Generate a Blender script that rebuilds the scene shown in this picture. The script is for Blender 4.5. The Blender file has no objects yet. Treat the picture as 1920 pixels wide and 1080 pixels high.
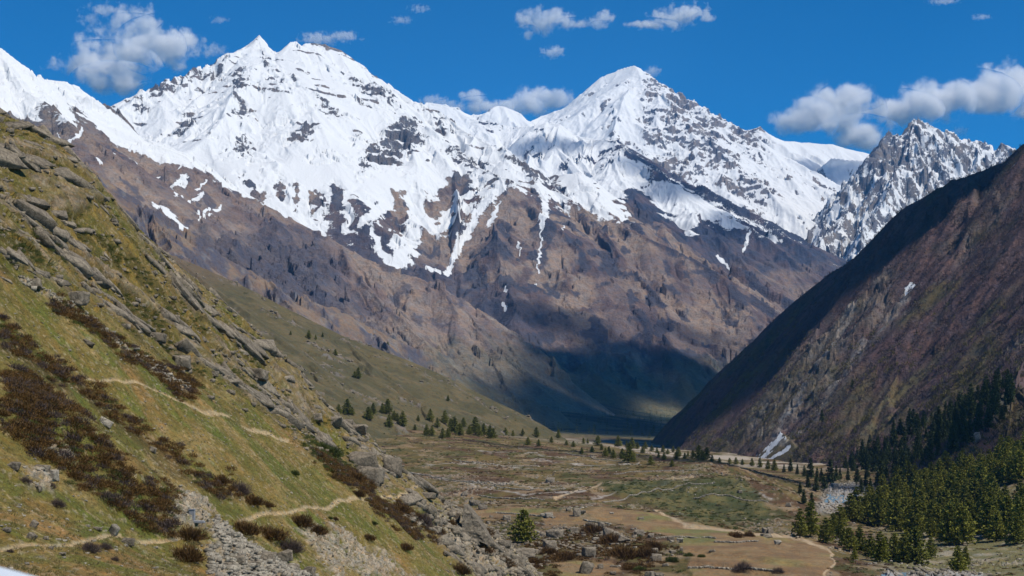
import bpy, math, random
import numpy as np
from mathutils import Vector

# ------------------------------------------------------------------ camera, sky, sun, exposure
SC = bpy.context.scene
COL = SC.collection
F, CX, YH = 2638.0, 960.0, 760.0          # focal length, centre and horizon of the 1920x1080 photograph
cam_data = bpy.data.cameras.new("camera")
cam = bpy.data.objects.new("camera", cam_data)
COL.objects.link(cam)
cam.location = (0, 0, 0)
cam.rotation_euler = (math.radians(90), 0, 0)
cam_data.sensor_width = 36.0
cam_data.lens = 36.0 * F / 1920.0
cam_data.shift_y = (YH - 540.0) / 1920.0
cam_data.clip_start = 0.1
cam_data.clip_end = 200000.0
cam_data.dof.use_dof = True
cam_data.dof.focus_distance = 400.0
cam_data.dof.aperture_fstop = 9.0
SC.camera = cam

SUN_EL, SUN_AZ = 56.0, 118.0              # azimuth clockwise from +Y (the view direction)
world = bpy.data.worlds.new("World")
SC.world = world
world.use_nodes = True
nt = world.node_tree
nt.nodes.clear()
sky = nt.nodes.new("ShaderNodeTexSky")
sky.sky_type = 'NISHITA'
sky.sun_disc = False
sky.sun_elevation = math.radians(SUN_EL)
sky.sun_rotation = math.radians(SUN_AZ)
sky.altitude = 4500
sky.air_density = 1.0
sky.dust_density = 0.0
sky.ozone_density = 4.0
hs = nt.nodes.new("ShaderNodeHueSaturation")
hs.inputs['Hue'].default_value = 0.497
hs.inputs['Saturation'].default_value = 2.6
hs.inputs['Value'].default_value = .86
bgn = nt.nodes.new("ShaderNodeBackground")
bgn.inputs[1].default_value = 0.105
wo = nt.nodes.new("ShaderNodeOutputWorld")
nt.links.new(sky.outputs[0], hs.inputs['Color'])
nt.links.new(hs.outputs[0], bgn.inputs[0])
nt.links.new(bgn.outputs[0], wo.inputs[0])

sun_data = bpy.data.lights.new("sun", 'SUN')
sun_data.energy = 4.0
sun_data.angle = math.radians(0.5)
sun_data.color = (1.0, 0.94, 0.84)
sun = bpy.data.objects.new("sun", sun_data)
COL.objects.link(sun)
_e, _a = math.radians(SUN_EL), math.radians(SUN_AZ)
SUND = Vector((math.sin(_a) * math.cos(_e), math.cos(_a) * math.cos(_e), math.sin(_e)))
sun.rotation_euler = SUND.to_track_quat('Z', 'Y').to_euler()
sun.location = (0, 0, 50)

SC.view_settings.view_transform = 'Standard'
SC.view_settings.look = 'None'
SC.view_settings.exposure = 0.40
SC.view_settings.gamma = 1.0
SC.cycles.max_bounces = 5
SC.cycles.diffuse_bounces = 2
SC.cycles.transparent_max_bounces = 8
SC.cycles.volume_bounces = 24

# ------------------------------------------------------------------ numpy noise
f32 = np.float32
def _hash(ix, iy, seed):
    h = (ix.astype(np.uint32) * np.uint32(374761393)) ^ (iy.astype(np.uint32) * np.uint32(668265263)) ^ np.uint32((seed * 2246822519) & 0xffffffff)
    h = (h ^ (h >> np.uint32(13))) * np.uint32(1274126177)
    h = (h ^ (h >> np.uint32(16))) * np.uint32(2654435761)
    return h ^ (h >> np.uint32(15))
def _rnd(ix, iy, seed):
    return _hash(ix, iy, seed).astype(f32) * f32(1 / 4294967296.0)
def perlin(x, y, seed=0):
    x = np.asarray(x, f32); y = np.asarray(y, f32)
    x0 = np.floor(x); y0 = np.floor(y)
    fx = x - x0; fy = y - y0
    ix = x0.astype(np.int32); iy = y0.astype(np.int32)
    u = fx * fx * fx * (fx * (fx * 6 - 15) + 10); v = fy * fy * fy * (fy * (fy * 6 - 15) + 10)
    def g(dx, dy):
        a = _rnd(ix + dx, iy + dy, seed) * f32(2 * math.pi)
        return np.cos(a) * (fx - dx) + np.sin(a) * (fy - dy)
    a = g(0, 0); b = g(1, 0); c = g(0, 1); d = g(1, 1)
    return (a + u * (b - a) + v * (c - a) + u * v * (a - b - c + d)) * f32(1.5)
def fbm(x, y, n=4, seed=0, gain=0.5, lac=2.03):
    s = 0; a = 1.0; t = 0
    for i in range(n):
        s = s + a * perlin(x, y, seed + i * 17); t += a
        x = x * lac + 3.7; y = y * lac - 1.3; a *= gain
    return s / t
def ridged(x, y, n=4, seed=0, gain=0.5):
    s = 0; a = 1.0; t = 0; w = 1.0
    for i in range(n):
        r = 1 - np.abs(perlin(x, y, seed + i * 31)) * 1.4
        r = np.clip(r, 0, 1) ** 2 * w
        s = s + a * r; t += a
        w = np.clip(r * 1.6, 0, 1)
        x = x * 2.07 + 1.7; y = y * 2.07 + 9.2; a *= gain
    return s / t
def facets(x, y, seed=0, tilt=0.6):
    """angular blocks: every cell is a tilted plane; returns height and crack distance"""
    x = np.asarray(x, f32); y = np.asarray(y, f32)
    ix = np.floor(x).astype(np.int32); iy = np.floor(y).astype(np.int32)
    d1 = np.full(x.shape, 9.0, f32); d2 = d1.copy(); h = np.zeros(x.shape, f32)
    for dx in (-1, 0, 1):
        for dy in (-1, 0, 1):
            cx = ix + dx; cy = iy + dy
            px = cx + _rnd(cx, cy, seed); py = cy + _rnd(cx, cy, seed + 1)
            vx = x - px; vy = y - py
            d = np.sqrt(vx * vx + vy * vy)
            hh = _rnd(cx, cy, seed + 2) + tilt * ((_rnd(cx, cy, seed + 3) - 0.5) * vx + (_rnd(cx, cy, seed + 4) - 0.5) * vy) * 2
            m = d < d1
            d2 = np.where(m, d1, np.minimum(d2, d))
            h = np.where(m, hh, h); d1 = np.where(m, d, d1)
    return h, d2 - d1
def blur(A, r):
    k = np.hanning(2 * r + 3)[1:-1].astype(f32); k /= k.sum()
    Q = np.pad(A, ((r, r), (0, 0)), mode='edge'); Q = sum(k[i] * Q[i:i + A.shape[0]] for i in range(2 * r + 1))
    Q = np.pad(Q, ((0, 0), (r, r)), mode='edge'); return sum(k[i] * Q[:, i:i + A.shape[1]] for i in range(2 * r + 1))
def erode(x, y, gx, gy, wl, octs=5, amp=0.12, seed=0, lac=2.0, gain=0.5, smin=0.15):
    """gullies and spurs running down the slope, each octave branching off the last"""
    h = np.zeros(x.shape, f32); gx = blur(gx, 14); gy = blur(gy, 14); ridge = np.zeros(x.shape, f32)
    for o in range(octs):
        s = np.sqrt(gx * gx + gy * gy) + 1e-6
        dx = -gy / s; dy = gx / s
        st = np.clip(s / smin, 0, 1)
        X = x / wl; Y = y / wl
        ix = np.floor(X * 0.7).astype(np.int32); iy = np.floor(Y * 0.7).astype(np.int32)
        C = np.zeros(x.shape, f32); S = C.copy()
        for i in (-1, 0, 1):
            for j in (-1, 0, 1):
                cx = ix + i; cy = iy + j
                vx = X - (cx + _rnd(cx, cy, seed + o * 7)) / 0.7
                vy = Y - (cy + _rnd(cx, cy, seed + o * 7 + 1)) / 0.7
                w = np.exp(-1.1 * (vx * vx + vy * vy))
                ph = (vx * dx + vy * dy) * f32(2 * math.pi)
                C += w * np.cos(ph); S += w * np.sin(ph)
        m = np.sqrt(C * C + S * S) + 1e-5
        C /= m; S /= m
        sh = 1 - np.sqrt(np.clip(1 - C, 0, 2) * 0.5)          # sharp crests, rounder gullies
        a = amp * wl * st
        h += a * (sh * 2 - 1)
        ridge += C * gain ** o
        k = -amp * 2 * math.pi * S * st * 0.8
        gx += k * dx; gy += k * dy
        wl /= lac; amp *= gain * lac * 0.92
    return h, ridge
def sstep(a, b, x):
    t = np.clip((x - a) / (b - a), 0, 1)
    return t * t * (3 - 2 * t)
def mix(a, b, t):
    t = t[..., None] if np.ndim(t) else t
    return a * (1 - t) + b * t
def lin(r, g, b):
    return np.array([r, g, b], f32)
def polysd(px, py, pts):
    """signed distance (inside positive) in photograph pixels to a polygon"""
    pts = np.array(pts, f32); n = len(pts)
    d = np.full(px.shape, 1e9, f32); ins = np.zeros(px.shape, bool)
    for i in range(n):
        a = pts[i]; b = pts[(i + 1) % n]
        ex, ey = b - a
        wx = px - a[0]; wy = py - a[1]
        t = np.clip((wx * ex + wy * ey) / (ex * ex + ey * ey + 1e-6), 0, 1)
        d = np.minimum(d, (wx - ex * t) ** 2 + (wy - ey * t) ** 2)
        c = ((a[1] > py) != (b[1] > py)) & (px < (b[0] - a[0]) * (py - a[1]) / (b[1] - a[1] + 1e-9) + a[0])
        ins ^= c
    d = np.sqrt(d)
    return np.where(ins, d, -d)
def linesd(px, py, pts):
    pts = np.array(pts, f32)
    d = np.full(px.shape, 1e9, f32)
    for i in range(len(pts) - 1):
        a = pts[i]; b = pts[i + 1]; ex, ey = b - a
        wx = px - a[0]; wy = py - a[1]
        t = np.clip((wx * ex + wy * ey) / (ex * ex + ey * ey + 1e-6), 0, 1)
        d = np.minimum(d, (wx - ex * t) ** 2 + (wy - ey * t) ** 2)
    return np.sqrt(d)
def W(px, py, d):
    return ((px - CX) / F * d, d, (YH - py) / F * d)

# ------------------------------------------------------------------ terrain sheets
class Sheet:
    """a height field over the ground plan; columns fan out from the viewpoint so near ground is finer"""
    def __init__(s, px0, px1, nx, y0, y1, ny, log=True):
        s.pxs = np.linspace(px0, px1, nx).astype(f32)
        t = np.linspace(0, 1, ny)
        s.ys = (y0 * (y1 / y0) ** t if log else y0 + (y1 - y0) * t).astype(f32)
        s.U, s.Y = np.meshgrid((s.pxs - CX) / F, s.ys)
        s.U = s.U.astype(f32); s.Y = s.Y.astype(f32)
        s.X = s.U * s.Y
        s.Z = np.zeros_like(s.X)
        s.nx, s.ny = nx, ny
    def ridges(s, lines, kx=1.0, ky=1.0, base=1.1, reach=260.0):
        Z = np.full(s.X.shape, -1e4, f32); D = np.full(s.X.shape, 1e4, f32)
        for ln in lines:
            slope = ln[0]; pts = ln[1]; kxx = ln[2] if len(ln) > 2 else kx
            for a, b in zip(pts[:-1], pts[1:]):
                A = W(*a[:3]); B = W(*b[:3])
                ex = B[0] - A[0]; ey = B[1] - A[1]; L = ex * ex + ey * ey + 1e-6
                t = np.clip(((s.X - A[0]) * ex + (s.Y - A[1]) * ey) / L, 0, 1)
                oy = s.Y - A[1] - ey * t
                kk = base + (kxx - base) * np.exp(-np.abs(oy) / reach)
                dd = np.sqrt((kk * (s.X - A[0] - ex * t)) ** 2 + (ky * (s.Y - A[1] - ey * t)) ** 2)
                z = A[2] + (B[2] - A[2]) * t - slope * dd
                m = z > Z
                Z = np.where(m, z, Z); D = np.where(m, dd, D)
        # soften the creases where two slopes meet, keep the crests
        for r_ in (9, 4):
            k = np.hanning(2 * r_ + 3)[1:-1]; k /= k.sum()
            Q = np.pad(Z, ((r_, r_), (0, 0)), mode='edge'); Q = sum(k[i] * Q[i:i + Z.shape[0]] for i in range(2 * r_ + 1))
            Q = np.pad(Q, ((0, 0), (r_, r_)), mode='edge'); Q = sum(k[i] * Q[:, i:i + Z.shape[1]] for i in range(2 * r_ + 1))
            Z = np.maximum(Z, Q)
        s.Z = Z.astype(f32); s.D = D
    def rbf(s, pts, smooth=1e-3):
        P = np.array([W(*p) if len(p) == 3 else p[:3] for p in pts], float)
        sc = 100.0
        q = P[:, :2] / sc
        r = np.hypot(q[:, None, 0] - q[None, :, 0], q[:, None, 1] - q[None, :, 1])
        K = r * r * np.log(r + 1e-9)
        n = len(P)
        A = np.zeros((n + 3, n + 3)); A[:n, :n] = K + np.eye(n) * smooth
        A[:n, n] = 1; A[:n, n + 1:] = q; A[n:, :n] = A[:n, n:].T
        w = np.linalg.solve(A, np.concatenate([P[:, 2], [0, 0, 0]]))
        Z = (w[n] + w[n + 1] * s.X / sc + w[n + 2] * s.Y / sc).astype(f32)
        for i in range(n):
            r2 = (s.X / sc - q[i, 0]) ** 2 + (s.Y / sc - q[i, 1]) ** 2
            Z += (w[i] * 0.5) * r2 * np.log(r2 + 1e-12)
        s.Z = Z.astype(f32)
    def grad(s, Z=None):
        Z = s.Z if Z is None else Z
        dU = np.gradient(Z, s.U[0], axis=1); dY = np.gradient(Z, s.ys, axis=0)
        gx = dU / s.Y
        gy = dY - gx * s.U
        return gx.astype(f32), gy.astype(f32)
    def screen(s):
        return s.U * F + CX, YH - s.Z / s.Y * F
    def prep(s):
        s.PY = YH - s.Z / s.Y * F
    def push(s, disp):
        """move the surface along its own normal"""
        gx, gy = s.grad(s.Zb)
        n = np.sqrt(1 + gx * gx + gy * gy)
        s.X = s.X - gx / n * disp; s.Y = s.Y - gy / n * disp; s.Z = s.Zb + disp / n
    def hit(s, px, py, back=0):
        """where the sight line through a photograph pixel meets this sheet"""
        c = (px - s.pxs[0]) / (s.pxs[-1] - s.pxs[0]) * (s.nx - 1)
        if c < 0 or c > s.nx - 1: return None
        c0 = min(int(c), s.nx - 2); f = c - c0
        col = s.PY[:, c0] * (1 - f) + s.PY[:, c0 + 1] * f
        w = np.nonzero(col <= py)[0]
        if len(w) == 0 or w[0] == 0: return None
        r = w[0]; a, b = col[r - 1], col[r]
        t = (a - py) / (a - b + 1e-9)
        y = s.ys[r - 1] + (s.ys[r] - s.ys[r - 1]) * t
        return ((px - CX) / F * y, float(y), (YH - py) / F * y)
    def height(s, x, y):
        """bilinear ground height at plan positions (arrays)"""
        x = np.asarray(x, float); y = np.asarray(y, float)
        px = x / y * F + CX
        c = np.clip((px - s.pxs[0]) / (s.pxs[-1] - s.pxs[0]) * (s.nx - 1), 0, s.nx - 1.001)
        r = np.clip(np.interp(y, s.ys, np.arange(s.ny)), 0, s.ny - 1.001)
        c0 = c.astype(int); r0 = r.astype(int); fc = c - c0; fr = r - r0
        Z = s.Z
        return (Z[r0, c0] * (1 - fc) * (1 - fr) + Z[r0, c0 + 1] * fc * (1 - fr) + Z[r0 + 1, c0] * (1 - fc) * fr + Z[r0 + 1, c0 + 1] * fc * fr)
    def build(s, name, mat, col, snow=None, label=None, kind="structure"):
        nx, ny = s.nx, s.ny
        co = np.stack([s.X, s.Y, s.Z], -1).reshape(-1).astype(f32)
        i = np.arange(nx * ny).reshape(ny, nx)
        q = np.stack([i[:-1, :-1], i[:-1, 1:], i[1:, 1:], i[1:, :-1]], -1).reshape(-1, 4)
        me = raw_mesh(name, co, q, True)
        a = me.attributes.new("col", 'FLOAT_COLOR', 'POINT')
        c4 = np.ones((nx * ny, 4), f32); c4[:, :3] = np.clip(col.reshape(-1, 3), 0.003, 0.95)
        a.data.foreach_set("color", c4.reshape(-1))
        a = me.attributes.new("snow", 'FLOAT', 'POINT')
        a.data.foreach_set("value", (np.full(nx * ny, -1, f32) if snow is None else snow.reshape(-1).astype(f32)))
        me.materials.append(mat)
        o = bpy.data.objects.new(name, me); COL.objects.link(o)
        o["kind"] = kind
        if label: o["label"] = label
        return o
def raw_mesh(name, co, q, smooth=False, k=4):
    me = bpy.data.meshes.new(name)
    me.vertices.add(len(co) // 3); me.vertices.foreach_set("co", co)
    me.loops.add(q.size); me.loops.foreach_set("vertex_index", q.reshape(-1).astype(np.int32))
    me.polygons.add(len(q)); me.polygons.foreach_set("loop_start", np.arange(0, q.size, k, dtype=np.int32))
    me.polygons.foreach_set("loop_total", np.full(len(q), k, np.int32))
    if smooth: me.polygons.foreach_set("use_smooth", np.ones(len(q), bool))
    me.update(calc_edges=True)
    return me

# ------------------------------------------------------------------ materials
def new_mat(name):
    m = bpy.data.materials.new(name); m.use_nodes = True
    n = m.node_tree.nodes; n.clear()
    return m, m.node_tree
def math_node(t, op, a, b=None, c=None):
    n = t.nodes.new("ShaderNodeMath"); n.operation = op
    for i, v in enumerate((a, b, c)):
        if v is None: continue
        if isinstance(v, (int, float)): n.inputs[i].default_value = v
        else: t.links.new(v, n.inputs[i])
    return n.outputs[0]
def noise_node(t, vec, scale, detail=4, rough=0.6):
    n = t.nodes.new("ShaderNodeTexNoise"); n.inputs['Scale'].default_value = scale
    n.inputs['Detail'].default_value = detail; n.inputs['Roughness'].default_value = rough
    t.links.new(vec, n.inputs['Vector']); return n.outputs[0]
def maprange(t, v, a, b, c, d, smooth=False):
    n = t.nodes.new("ShaderNodeMapRange")
    if smooth: n.interpolation_type = 'SMOOTHSTEP'
    t.links.new(v, n.inputs[0])
    for i, x in enumerate((a, b, c, d)): n.inputs[i + 1].default_value = x
    return n.outputs[0]
def mixcol(t, f, a, b, mode='MIX'):
    n = t.nodes.new("ShaderNodeMix"); n.data_type = 'RGBA'; n.blend_type = mode
    for k, v in ((0, f), (6, a), (7, b)):
        if isinstance(v, (int, float)): n.inputs[k].default_value = v
        elif isinstance(v, tuple): n.inputs[k].default_value = (*v, 1)
        else: t.links.new(v, n.inputs[k])
    return n.outputs[2]
def terrain_mat(name, cell, snow=False, bump=0.5, contrast=0.35, rough=0.95, stretch=(1, 1, 1), snowcol=(0.61, 0.625, 0.64)):
    """colour attribute of the ground cover, broken up by procedural noise at the size of `cell` metres"""
    m, t = new_mat(name)
    geo = t.nodes.new("ShaderNodeNewGeometry")
    mp = t.nodes.new("ShaderNodeMapping"); t.links.new(geo.outputs['Position'], mp.inputs[0])
    mp.inputs['Scale'].default_value = stretch
    pos = mp.outputs[0]
    at = t.nodes.new("ShaderNodeAttribute"); at.attribute_name = "col"
    n1 = noise_node(t, pos, 1.0 / cell, 5, 0.7)
    n2 = noise_node(t, pos, 0.21 / cell, 5, 0.65)
    v = math_node(t, 'ADD', math_node(t, 'MULTIPLY', n1, 0.6), math_node(t, 'MULTIPLY', n2, 0.4))
    v = maprange(t, v, 0.3, 0.7, 1 - contrast, 1 + contrast)
    comb = t.nodes.new("ShaderNodeCombineColor")
    for i in range(3): t.links.new(v, comb.inputs[i])
    c = mixcol(t, 1.0, at.outputs['Color'], comb.outputs[0], 'MULTIPLY')
    n3 = noise_node(t, pos, 0.37 / cell, 3, 0.6)
    warm = mixcol(t, maprange(t, n3, 0.35, 0.65, 0, 1), (1.10, 0.99, 0.88), (0.90, 1.0, 1.12))
    c = mixcol(t, 1.0, c, warm, 'MULTIPLY')
    bs = t.nodes.new("ShaderNodeBsdfPrincipled"); bs.inputs['Roughness'].default_value = rough
    bs.inputs['Specular IOR Level'].default_value = 0.15
    bh = n1
    if snow:
        sa = t.nodes.new("ShaderNodeAttribute"); sa.attribute_name = "snow"
        sf = math_node(t, 'ADD', sa.outputs['Fac'], maprange(t, n1, 0.25, 0.75, -0.32, 0.32))
        sf = math_node(t, 'ADD', sf, maprange(t, n2, 0.3, 0.7, -0.18, 0.18))
        sf = maprange(t, sf, -0.05, 0.10, 0, 1, True)
        c = mixcol(t, sf, c, snowcol)
        bh = math_node(t, 'MULTIPLY', n1, maprange(t, sf, 0, 1, 1.0, 0.25))
    bp = t.nodes.new("ShaderNodeBump"); bp.inputs['Strength'].default_value = bump
    bp.inputs['Distance'].default_value = cell
    t.links.new(bh, bp.inputs['Height']); t.links.new(bp.outputs[0], bs.inputs['Normal'])
    t.links.new(c, bs.inputs['Base Color'])
    out = t.nodes.new("ShaderNodeOutputMaterial"); t.links.new(bs.outputs[0], out.inputs[0])
    return m

BROWN = lin(.170, .118, .092); PURPLE = lin(.115, .085, .088); TAN = lin(.26, .20, .145); GREYR = lin(.20, .185, .175); DKR = lin(.085, .085, .095)
OLIVE = lin(.115, .105, .048); 

def snow_cover(px, py, X, Y, areas, bare, wob=1.0, seed=5):
    """bare ground below, snow above, in photograph coordinates of the mountain face (positive = snow)"""
    wx = px + fbm(X / 120, Y / 120, 4, seed) * 26 * wob; wy = py + fbm(X / 120, Y / 120, 4, seed + 50) * 26 * wob
    s = np.full(px.shape, -1.0, f32)
    for poly, soft in areas:
        s = np.maximum(s, np.clip(polysd(wx, wy, poly) / soft, -1, 1))
    for poly, soft, strength in bare:
        s = s - strength * sstep(-soft, soft, polysd(wx, wy, poly))
    return s

# ------------------------------------------------------------------ far mountains
M_FAR = terrain_mat("far_snow_rock", 14, True, 0.8, 0.35)
M_MID = terrain_mat("mountain_snow_rock", 9, True, 1.0, 0.42)
M_NEAR = terrain_mat("mountain_rock", 4.5, True, 0.7, 0.35)

def slope_of(s):
    gx, gy = s.grad(); return np.sqrt(gx * gx + gy * gy), gx, gy

# --- the far white pyramid and its long ridge
far = Sheet(760, 1990, 900, 9000, 13500, 420, False)
far.ridges([
    (0.62, [(800, 190, 11500), (860, 203, 11500), (880, 214, 11500), (905, 212, 11600), (925, 199, 11600), (945, 199, 11600), (972, 210, 11600), (985, 232, 11600), (1012, 219, 11900), (1035, 209, 12000), (1055, 203, 12050), (1072, 190, 12100), (1100, 166, 12100), (1130, 143, 12100), (1160, 130, 12100), (1188, 122, 12050), (1200, 126, 12050), (1213, 141, 12050), (1222, 152, 12050), (1238, 176, 12050), (1252, 196, 12000), (1272, 214, 12000), (1288, 214, 12000), (1310, 222, 11950), (1334, 217, 11950), (1352, 232, 11950), (1368, 248, 11900), (1392, 246, 11850), (1425, 238, 11800), (1440, 250, 11800), (1470, 262, 11900), (1500, 267, 12000), (1560, 270, 12000), (1600, 280, 12000), (1640, 292, 12000), (1720, 320, 12000), (1990, 380, 12000)]),
    (0.75, [(1188, 122, 12050), (1176, 180, 11600), (1172, 235, 11200), (1180, 290, 10700), (1230, 370, 10200)]),
    (0.85, [(1252, 196, 12000), (1265, 250, 11500), (1285, 310, 11100)]),
    (0.8, [(1072, 190, 12100), (1095, 240, 11500), (1120, 280, 11000)]),
    (0.9, [(1425, 238, 11800), (1400, 290, 11300), (1330, 350, 10800)]),
    (0.85, [(1334, 217, 11950), (1310, 270, 11400), (1290, 320, 11000)]),
    (0.75, [(1560, 270, 12000), (1500, 320, 11400), (1430, 380, 10700)]),
    (0.95, [(1560, 296, 11100), (1520, 330, 10900), (1470, 390, 10400)]),
    (0.95, [(1640, 305, 11000), (1560, 296, 11100)]),
], 1.9, 0.95)
far.prep(); gx, gy = far.grad()
h, rd = erode(far.X, far.Y, gx, gy, 560, 5, 0.05, 3)
fade = sstep(0, 500, far.D) * .75 + .25
far.Z += h * fade + fbm(far.X / 300, far.Y / 300, 5, 9) * 40 * fade
fh, fc = facets(far.X / 70 + fbm(far.X / 90, far.Y / 90, 3, 2), far.Y / 110, 7, 0.8)
fpx, fpy = far.screen()
rock = sstep(1195, 1215, fpx) * sstep(1480, 1400, fpx) * sstep(-.3, .5, fbm(far.X / 260, far.Y / 260, 4, 77) + .28)
rock = np.maximum(rock, sstep(.10, .35, fbm(far.X / 170, far.Y / 170, 5, 78)) * .7 * sstep(1420, 1330, fpx))
rock = np.maximum(rock, sstep(.12, .3, fbm(far.X / 130, far.Y / 200, 5, 79)) * .8 * sstep(305, 330, fpy) * sstep(1330, 1400, fpx))
far.Z += (fh - .5) * 34 * rock * (fade * .6 + .4) + (ridged(far.X / 90, far.Y / 90, 3, 5) - .4) * 20 * rock
sl, gx, gy = slope_of(far)
sn = 0.75 - sstep(.75, 1.5, sl) * 1.1 * (rock * .9 + .12) - rock * .35 + fbm(far.X / 70, far.Y / 90, 4, 12) * .45
far.build("mountain", M_FAR, np.broadcast_to(mix(lin(.13, .13, .145), lin(.19, .17, .16), sstep(-.3, .3, fbm(far.X / 200, far.Y / 200, 3, 4))), far.X.shape + (3,)), sn)

# --- right hand rocky snow peak
pk = Sheet(1380, 2040, 620, 7200, 10800, 420, False)
pk.ridges([
    (0.9, [(1600, 390, 8600), (1632, 330, 8900), (1645, 290, 9000), (1655, 262, 9050), (1664, 248, 9100), (1678, 252, 9100), (1692, 250, 9150), (1700, 236, 9200), (1708, 226, 9200), (1722, 224, 9250), (1733, 230, 9250), (1748, 237, 9250), (1765, 248, 9250), (1800, 262, 9250), (1840, 267, 9250), (1868, 276, 9250), (1880, 268, 9250), (1890, 272, 9250), (1900, 282, 9250), (1960, 310, 9250), (2050, 330, 9250)]),
    (0.95, [(1600, 390, 8600), (1570, 425, 8300), (1540, 445, 8100)]),
    (0.95, [(1708, 226, 9200), (1690, 300, 8800), (1660, 370, 8300), (1610, 440, 7900)]),
    (0.95, [(1765, 248, 9250), (1760, 310, 8800), (1720, 380, 8300)]),
    (0.95, [(1840, 267, 9250), (1830, 310, 8900), (1800, 360, 8500)]),
], 1.7, 0.95)
pk.prep(); gx, gy = pk.grad()
h, rd = erode(pk.X, pk.Y, gx, gy, 300, 5, 0.12, 23)
fade = sstep(0, 300, pk.D) * .6 + .4
pk.Z += h * fade + fbm(pk.X / 200, pk.Y / 200, 5, 19) * 22 * fade
fh, fc = facets(pk.X / 55 + fbm(pk.X / 70, pk.Y / 70, 3, 2), pk.Y / 90, 17, 0.9)
pk.Z += (fh - .5) * 42 * fade + (ridged(pk.X / 70, pk.Y / 70, 3, 15) - .4) * 26
sl, gx, gy = slope_of(pk)
ppx, ppy = pk.screen()
tower = sstep(1720, 1690, ppx) * sstep(330, 300, ppy)
sn = 0.50 - sstep(.8, 1.7, sl) * .55 + fbm(pk.X / 60, pk.Y / 75, 5, 32) * 1.1 - tower * .45
pk.build("mountain", M_FAR, np.broadcast_to(mix(lin(.12, .12, .135), lin(.18, .165, .155), sstep(-.3, .3, fbm(pk.X / 200, pk.Y / 200, 3, 4))), pk.X.shape + (3,)), sn)

# --- dark and white ridge between the massif and the far peak
rg = Sheet(880, 1660, 760, 6000, 10200, 480, False)
rg.ridges([
    (0.55, [(780, 215, 9600), (850, 212, 9500), (900, 228, 9400), (960, 238, 9300), (1000, 236, 9200), (1025, 228, 9150), (1050, 232, 9100), (1075, 250, 9000), (1110, 258, 8900), (1138, 262, 8700), (1158, 262, 8600), (1180, 282, 8500), (1215, 305, 8400), (1260, 330, 8300), (1300, 350, 8200), (1345, 372, 8100), (1400, 402, 8000), (1460, 428, 7900), (1515, 452, 7800), (1575, 484, 7700), (1640, 520, 7600)]),
    (0.62, [(1158, 262, 8600), (1165, 310, 8100), (1180, 360, 7700), (1215, 395, 7300), (1290, 440, 7000), (1370, 520, 6800), (1450, 590, 6700)]),
    (0.7, [(1345, 372, 8100), (1370, 430, 7500), (1420, 500, 7200), (1500, 570, 7000)]),
    (0.6, [(1050, 232, 9100), (1040, 270, 8600), (1100, 330, 8000)]),
    (0.65, [(1110, 258, 8900), (1090, 300, 8300), (1130, 350, 7800)]),
], 1.5, 0.9)
rg.prep(); gx, gy = rg.grad()
h, rd = erode(rg.X, rg.Y, gx, gy, 460, 5, 0.055, 41)
fade = sstep(0, 400, rg.D) * .75 + .25
rg.Z += h * fade + fbm(rg.X / 260, rg.Y / 260, 5, 49) * 30 * fade
rpx, rpy = rg.screen()
fh, fc = facets(rg.X / 60 + fbm(rg.X / 80, rg.Y / 80, 3, 2), rg.Y / 90, 47, 0.8)
cl = sstep(.0, .35, fbm(rg.X / 230, rg.Y / 230, 4, 57) - .02)
rg.Z += (fh - .5) * 26 * (cl * .8 + .2) * (fade * .6 + .4)
sl, gx, gy = slope_of(rg)
snowline = np.interp(rpx, [900, 1100, 1165, 1215, 1250, 1290, 1320, 1345, 1400, 1480, 1580, 1640], [420, 400, 374, 380, 408, 440, 418, 408, 434, 452, 490, 500])
sn = np.clip((snowline - rpy + fbm(rg.X / 200, rg.Y / 200, 5, 61) * 60) / 24, -1.2, .8) - cl * sstep(.55, 1.0, sl) * .8 - cl * .2 + fbm(rg.X / 45, rg.Y / 80, 4, 62) * .5
crl = rpy - np.interp(rpx, [780, 1050, 1138, 1158, 1180, 1260, 1345, 1400, 1460, 1515, 1575, 1640], [213, 232, 262, 262, 282, 330, 372, 402, 428, 452, 484, 520])
sn = sn - .95 * sstep(26, 4, crl + fbm(rg.X / 50, rg.Y / 50, 4, 3) * 14) * sstep(1150, 1180, rpx)
gul = linesd(rpx + fbm(rg.X / 60, rg.Y / 60, 3, 8) * 8, rpy, [(1345, 480), (1380, 515), (1412, 552), (1440, 572)])
sn = np.maximum(sn, 1.0 - gul / 2.6)
gul = linesd(rpx + fbm(rg.X / 60, rg.Y / 60, 3, 8) * 8, rpy, [(1405, 435), (1400, 458), (1392, 470)])
sn = np.maximum(sn, .9 - gul / 3.0)
wedge = polysd(rpx + fbm(rg.X / 90, rg.Y / 90, 4, 65) * 14, rpy + fbm(rg.X / 90, rg.Y / 90, 4, 66) * 14, [(1150, 372), (1215, 378), (1245, 410), (1292, 450), (1335, 495), (1400, 550), (1440, 590), (1300, 520), (1150, 440)])
sn = sn - 1.5 * sstep(-4, 6, wedge)
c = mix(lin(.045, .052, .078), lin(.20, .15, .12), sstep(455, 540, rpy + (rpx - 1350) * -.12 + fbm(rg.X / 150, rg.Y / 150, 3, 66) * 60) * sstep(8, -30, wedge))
c = mix(c, PURPLE * 1.0, .6 * sstep(-.1, .3, fbm(rg.X / 120, rg.Y / 160, 4, 68)))
rg.build("mountain", M_MID, c, sn)

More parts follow.
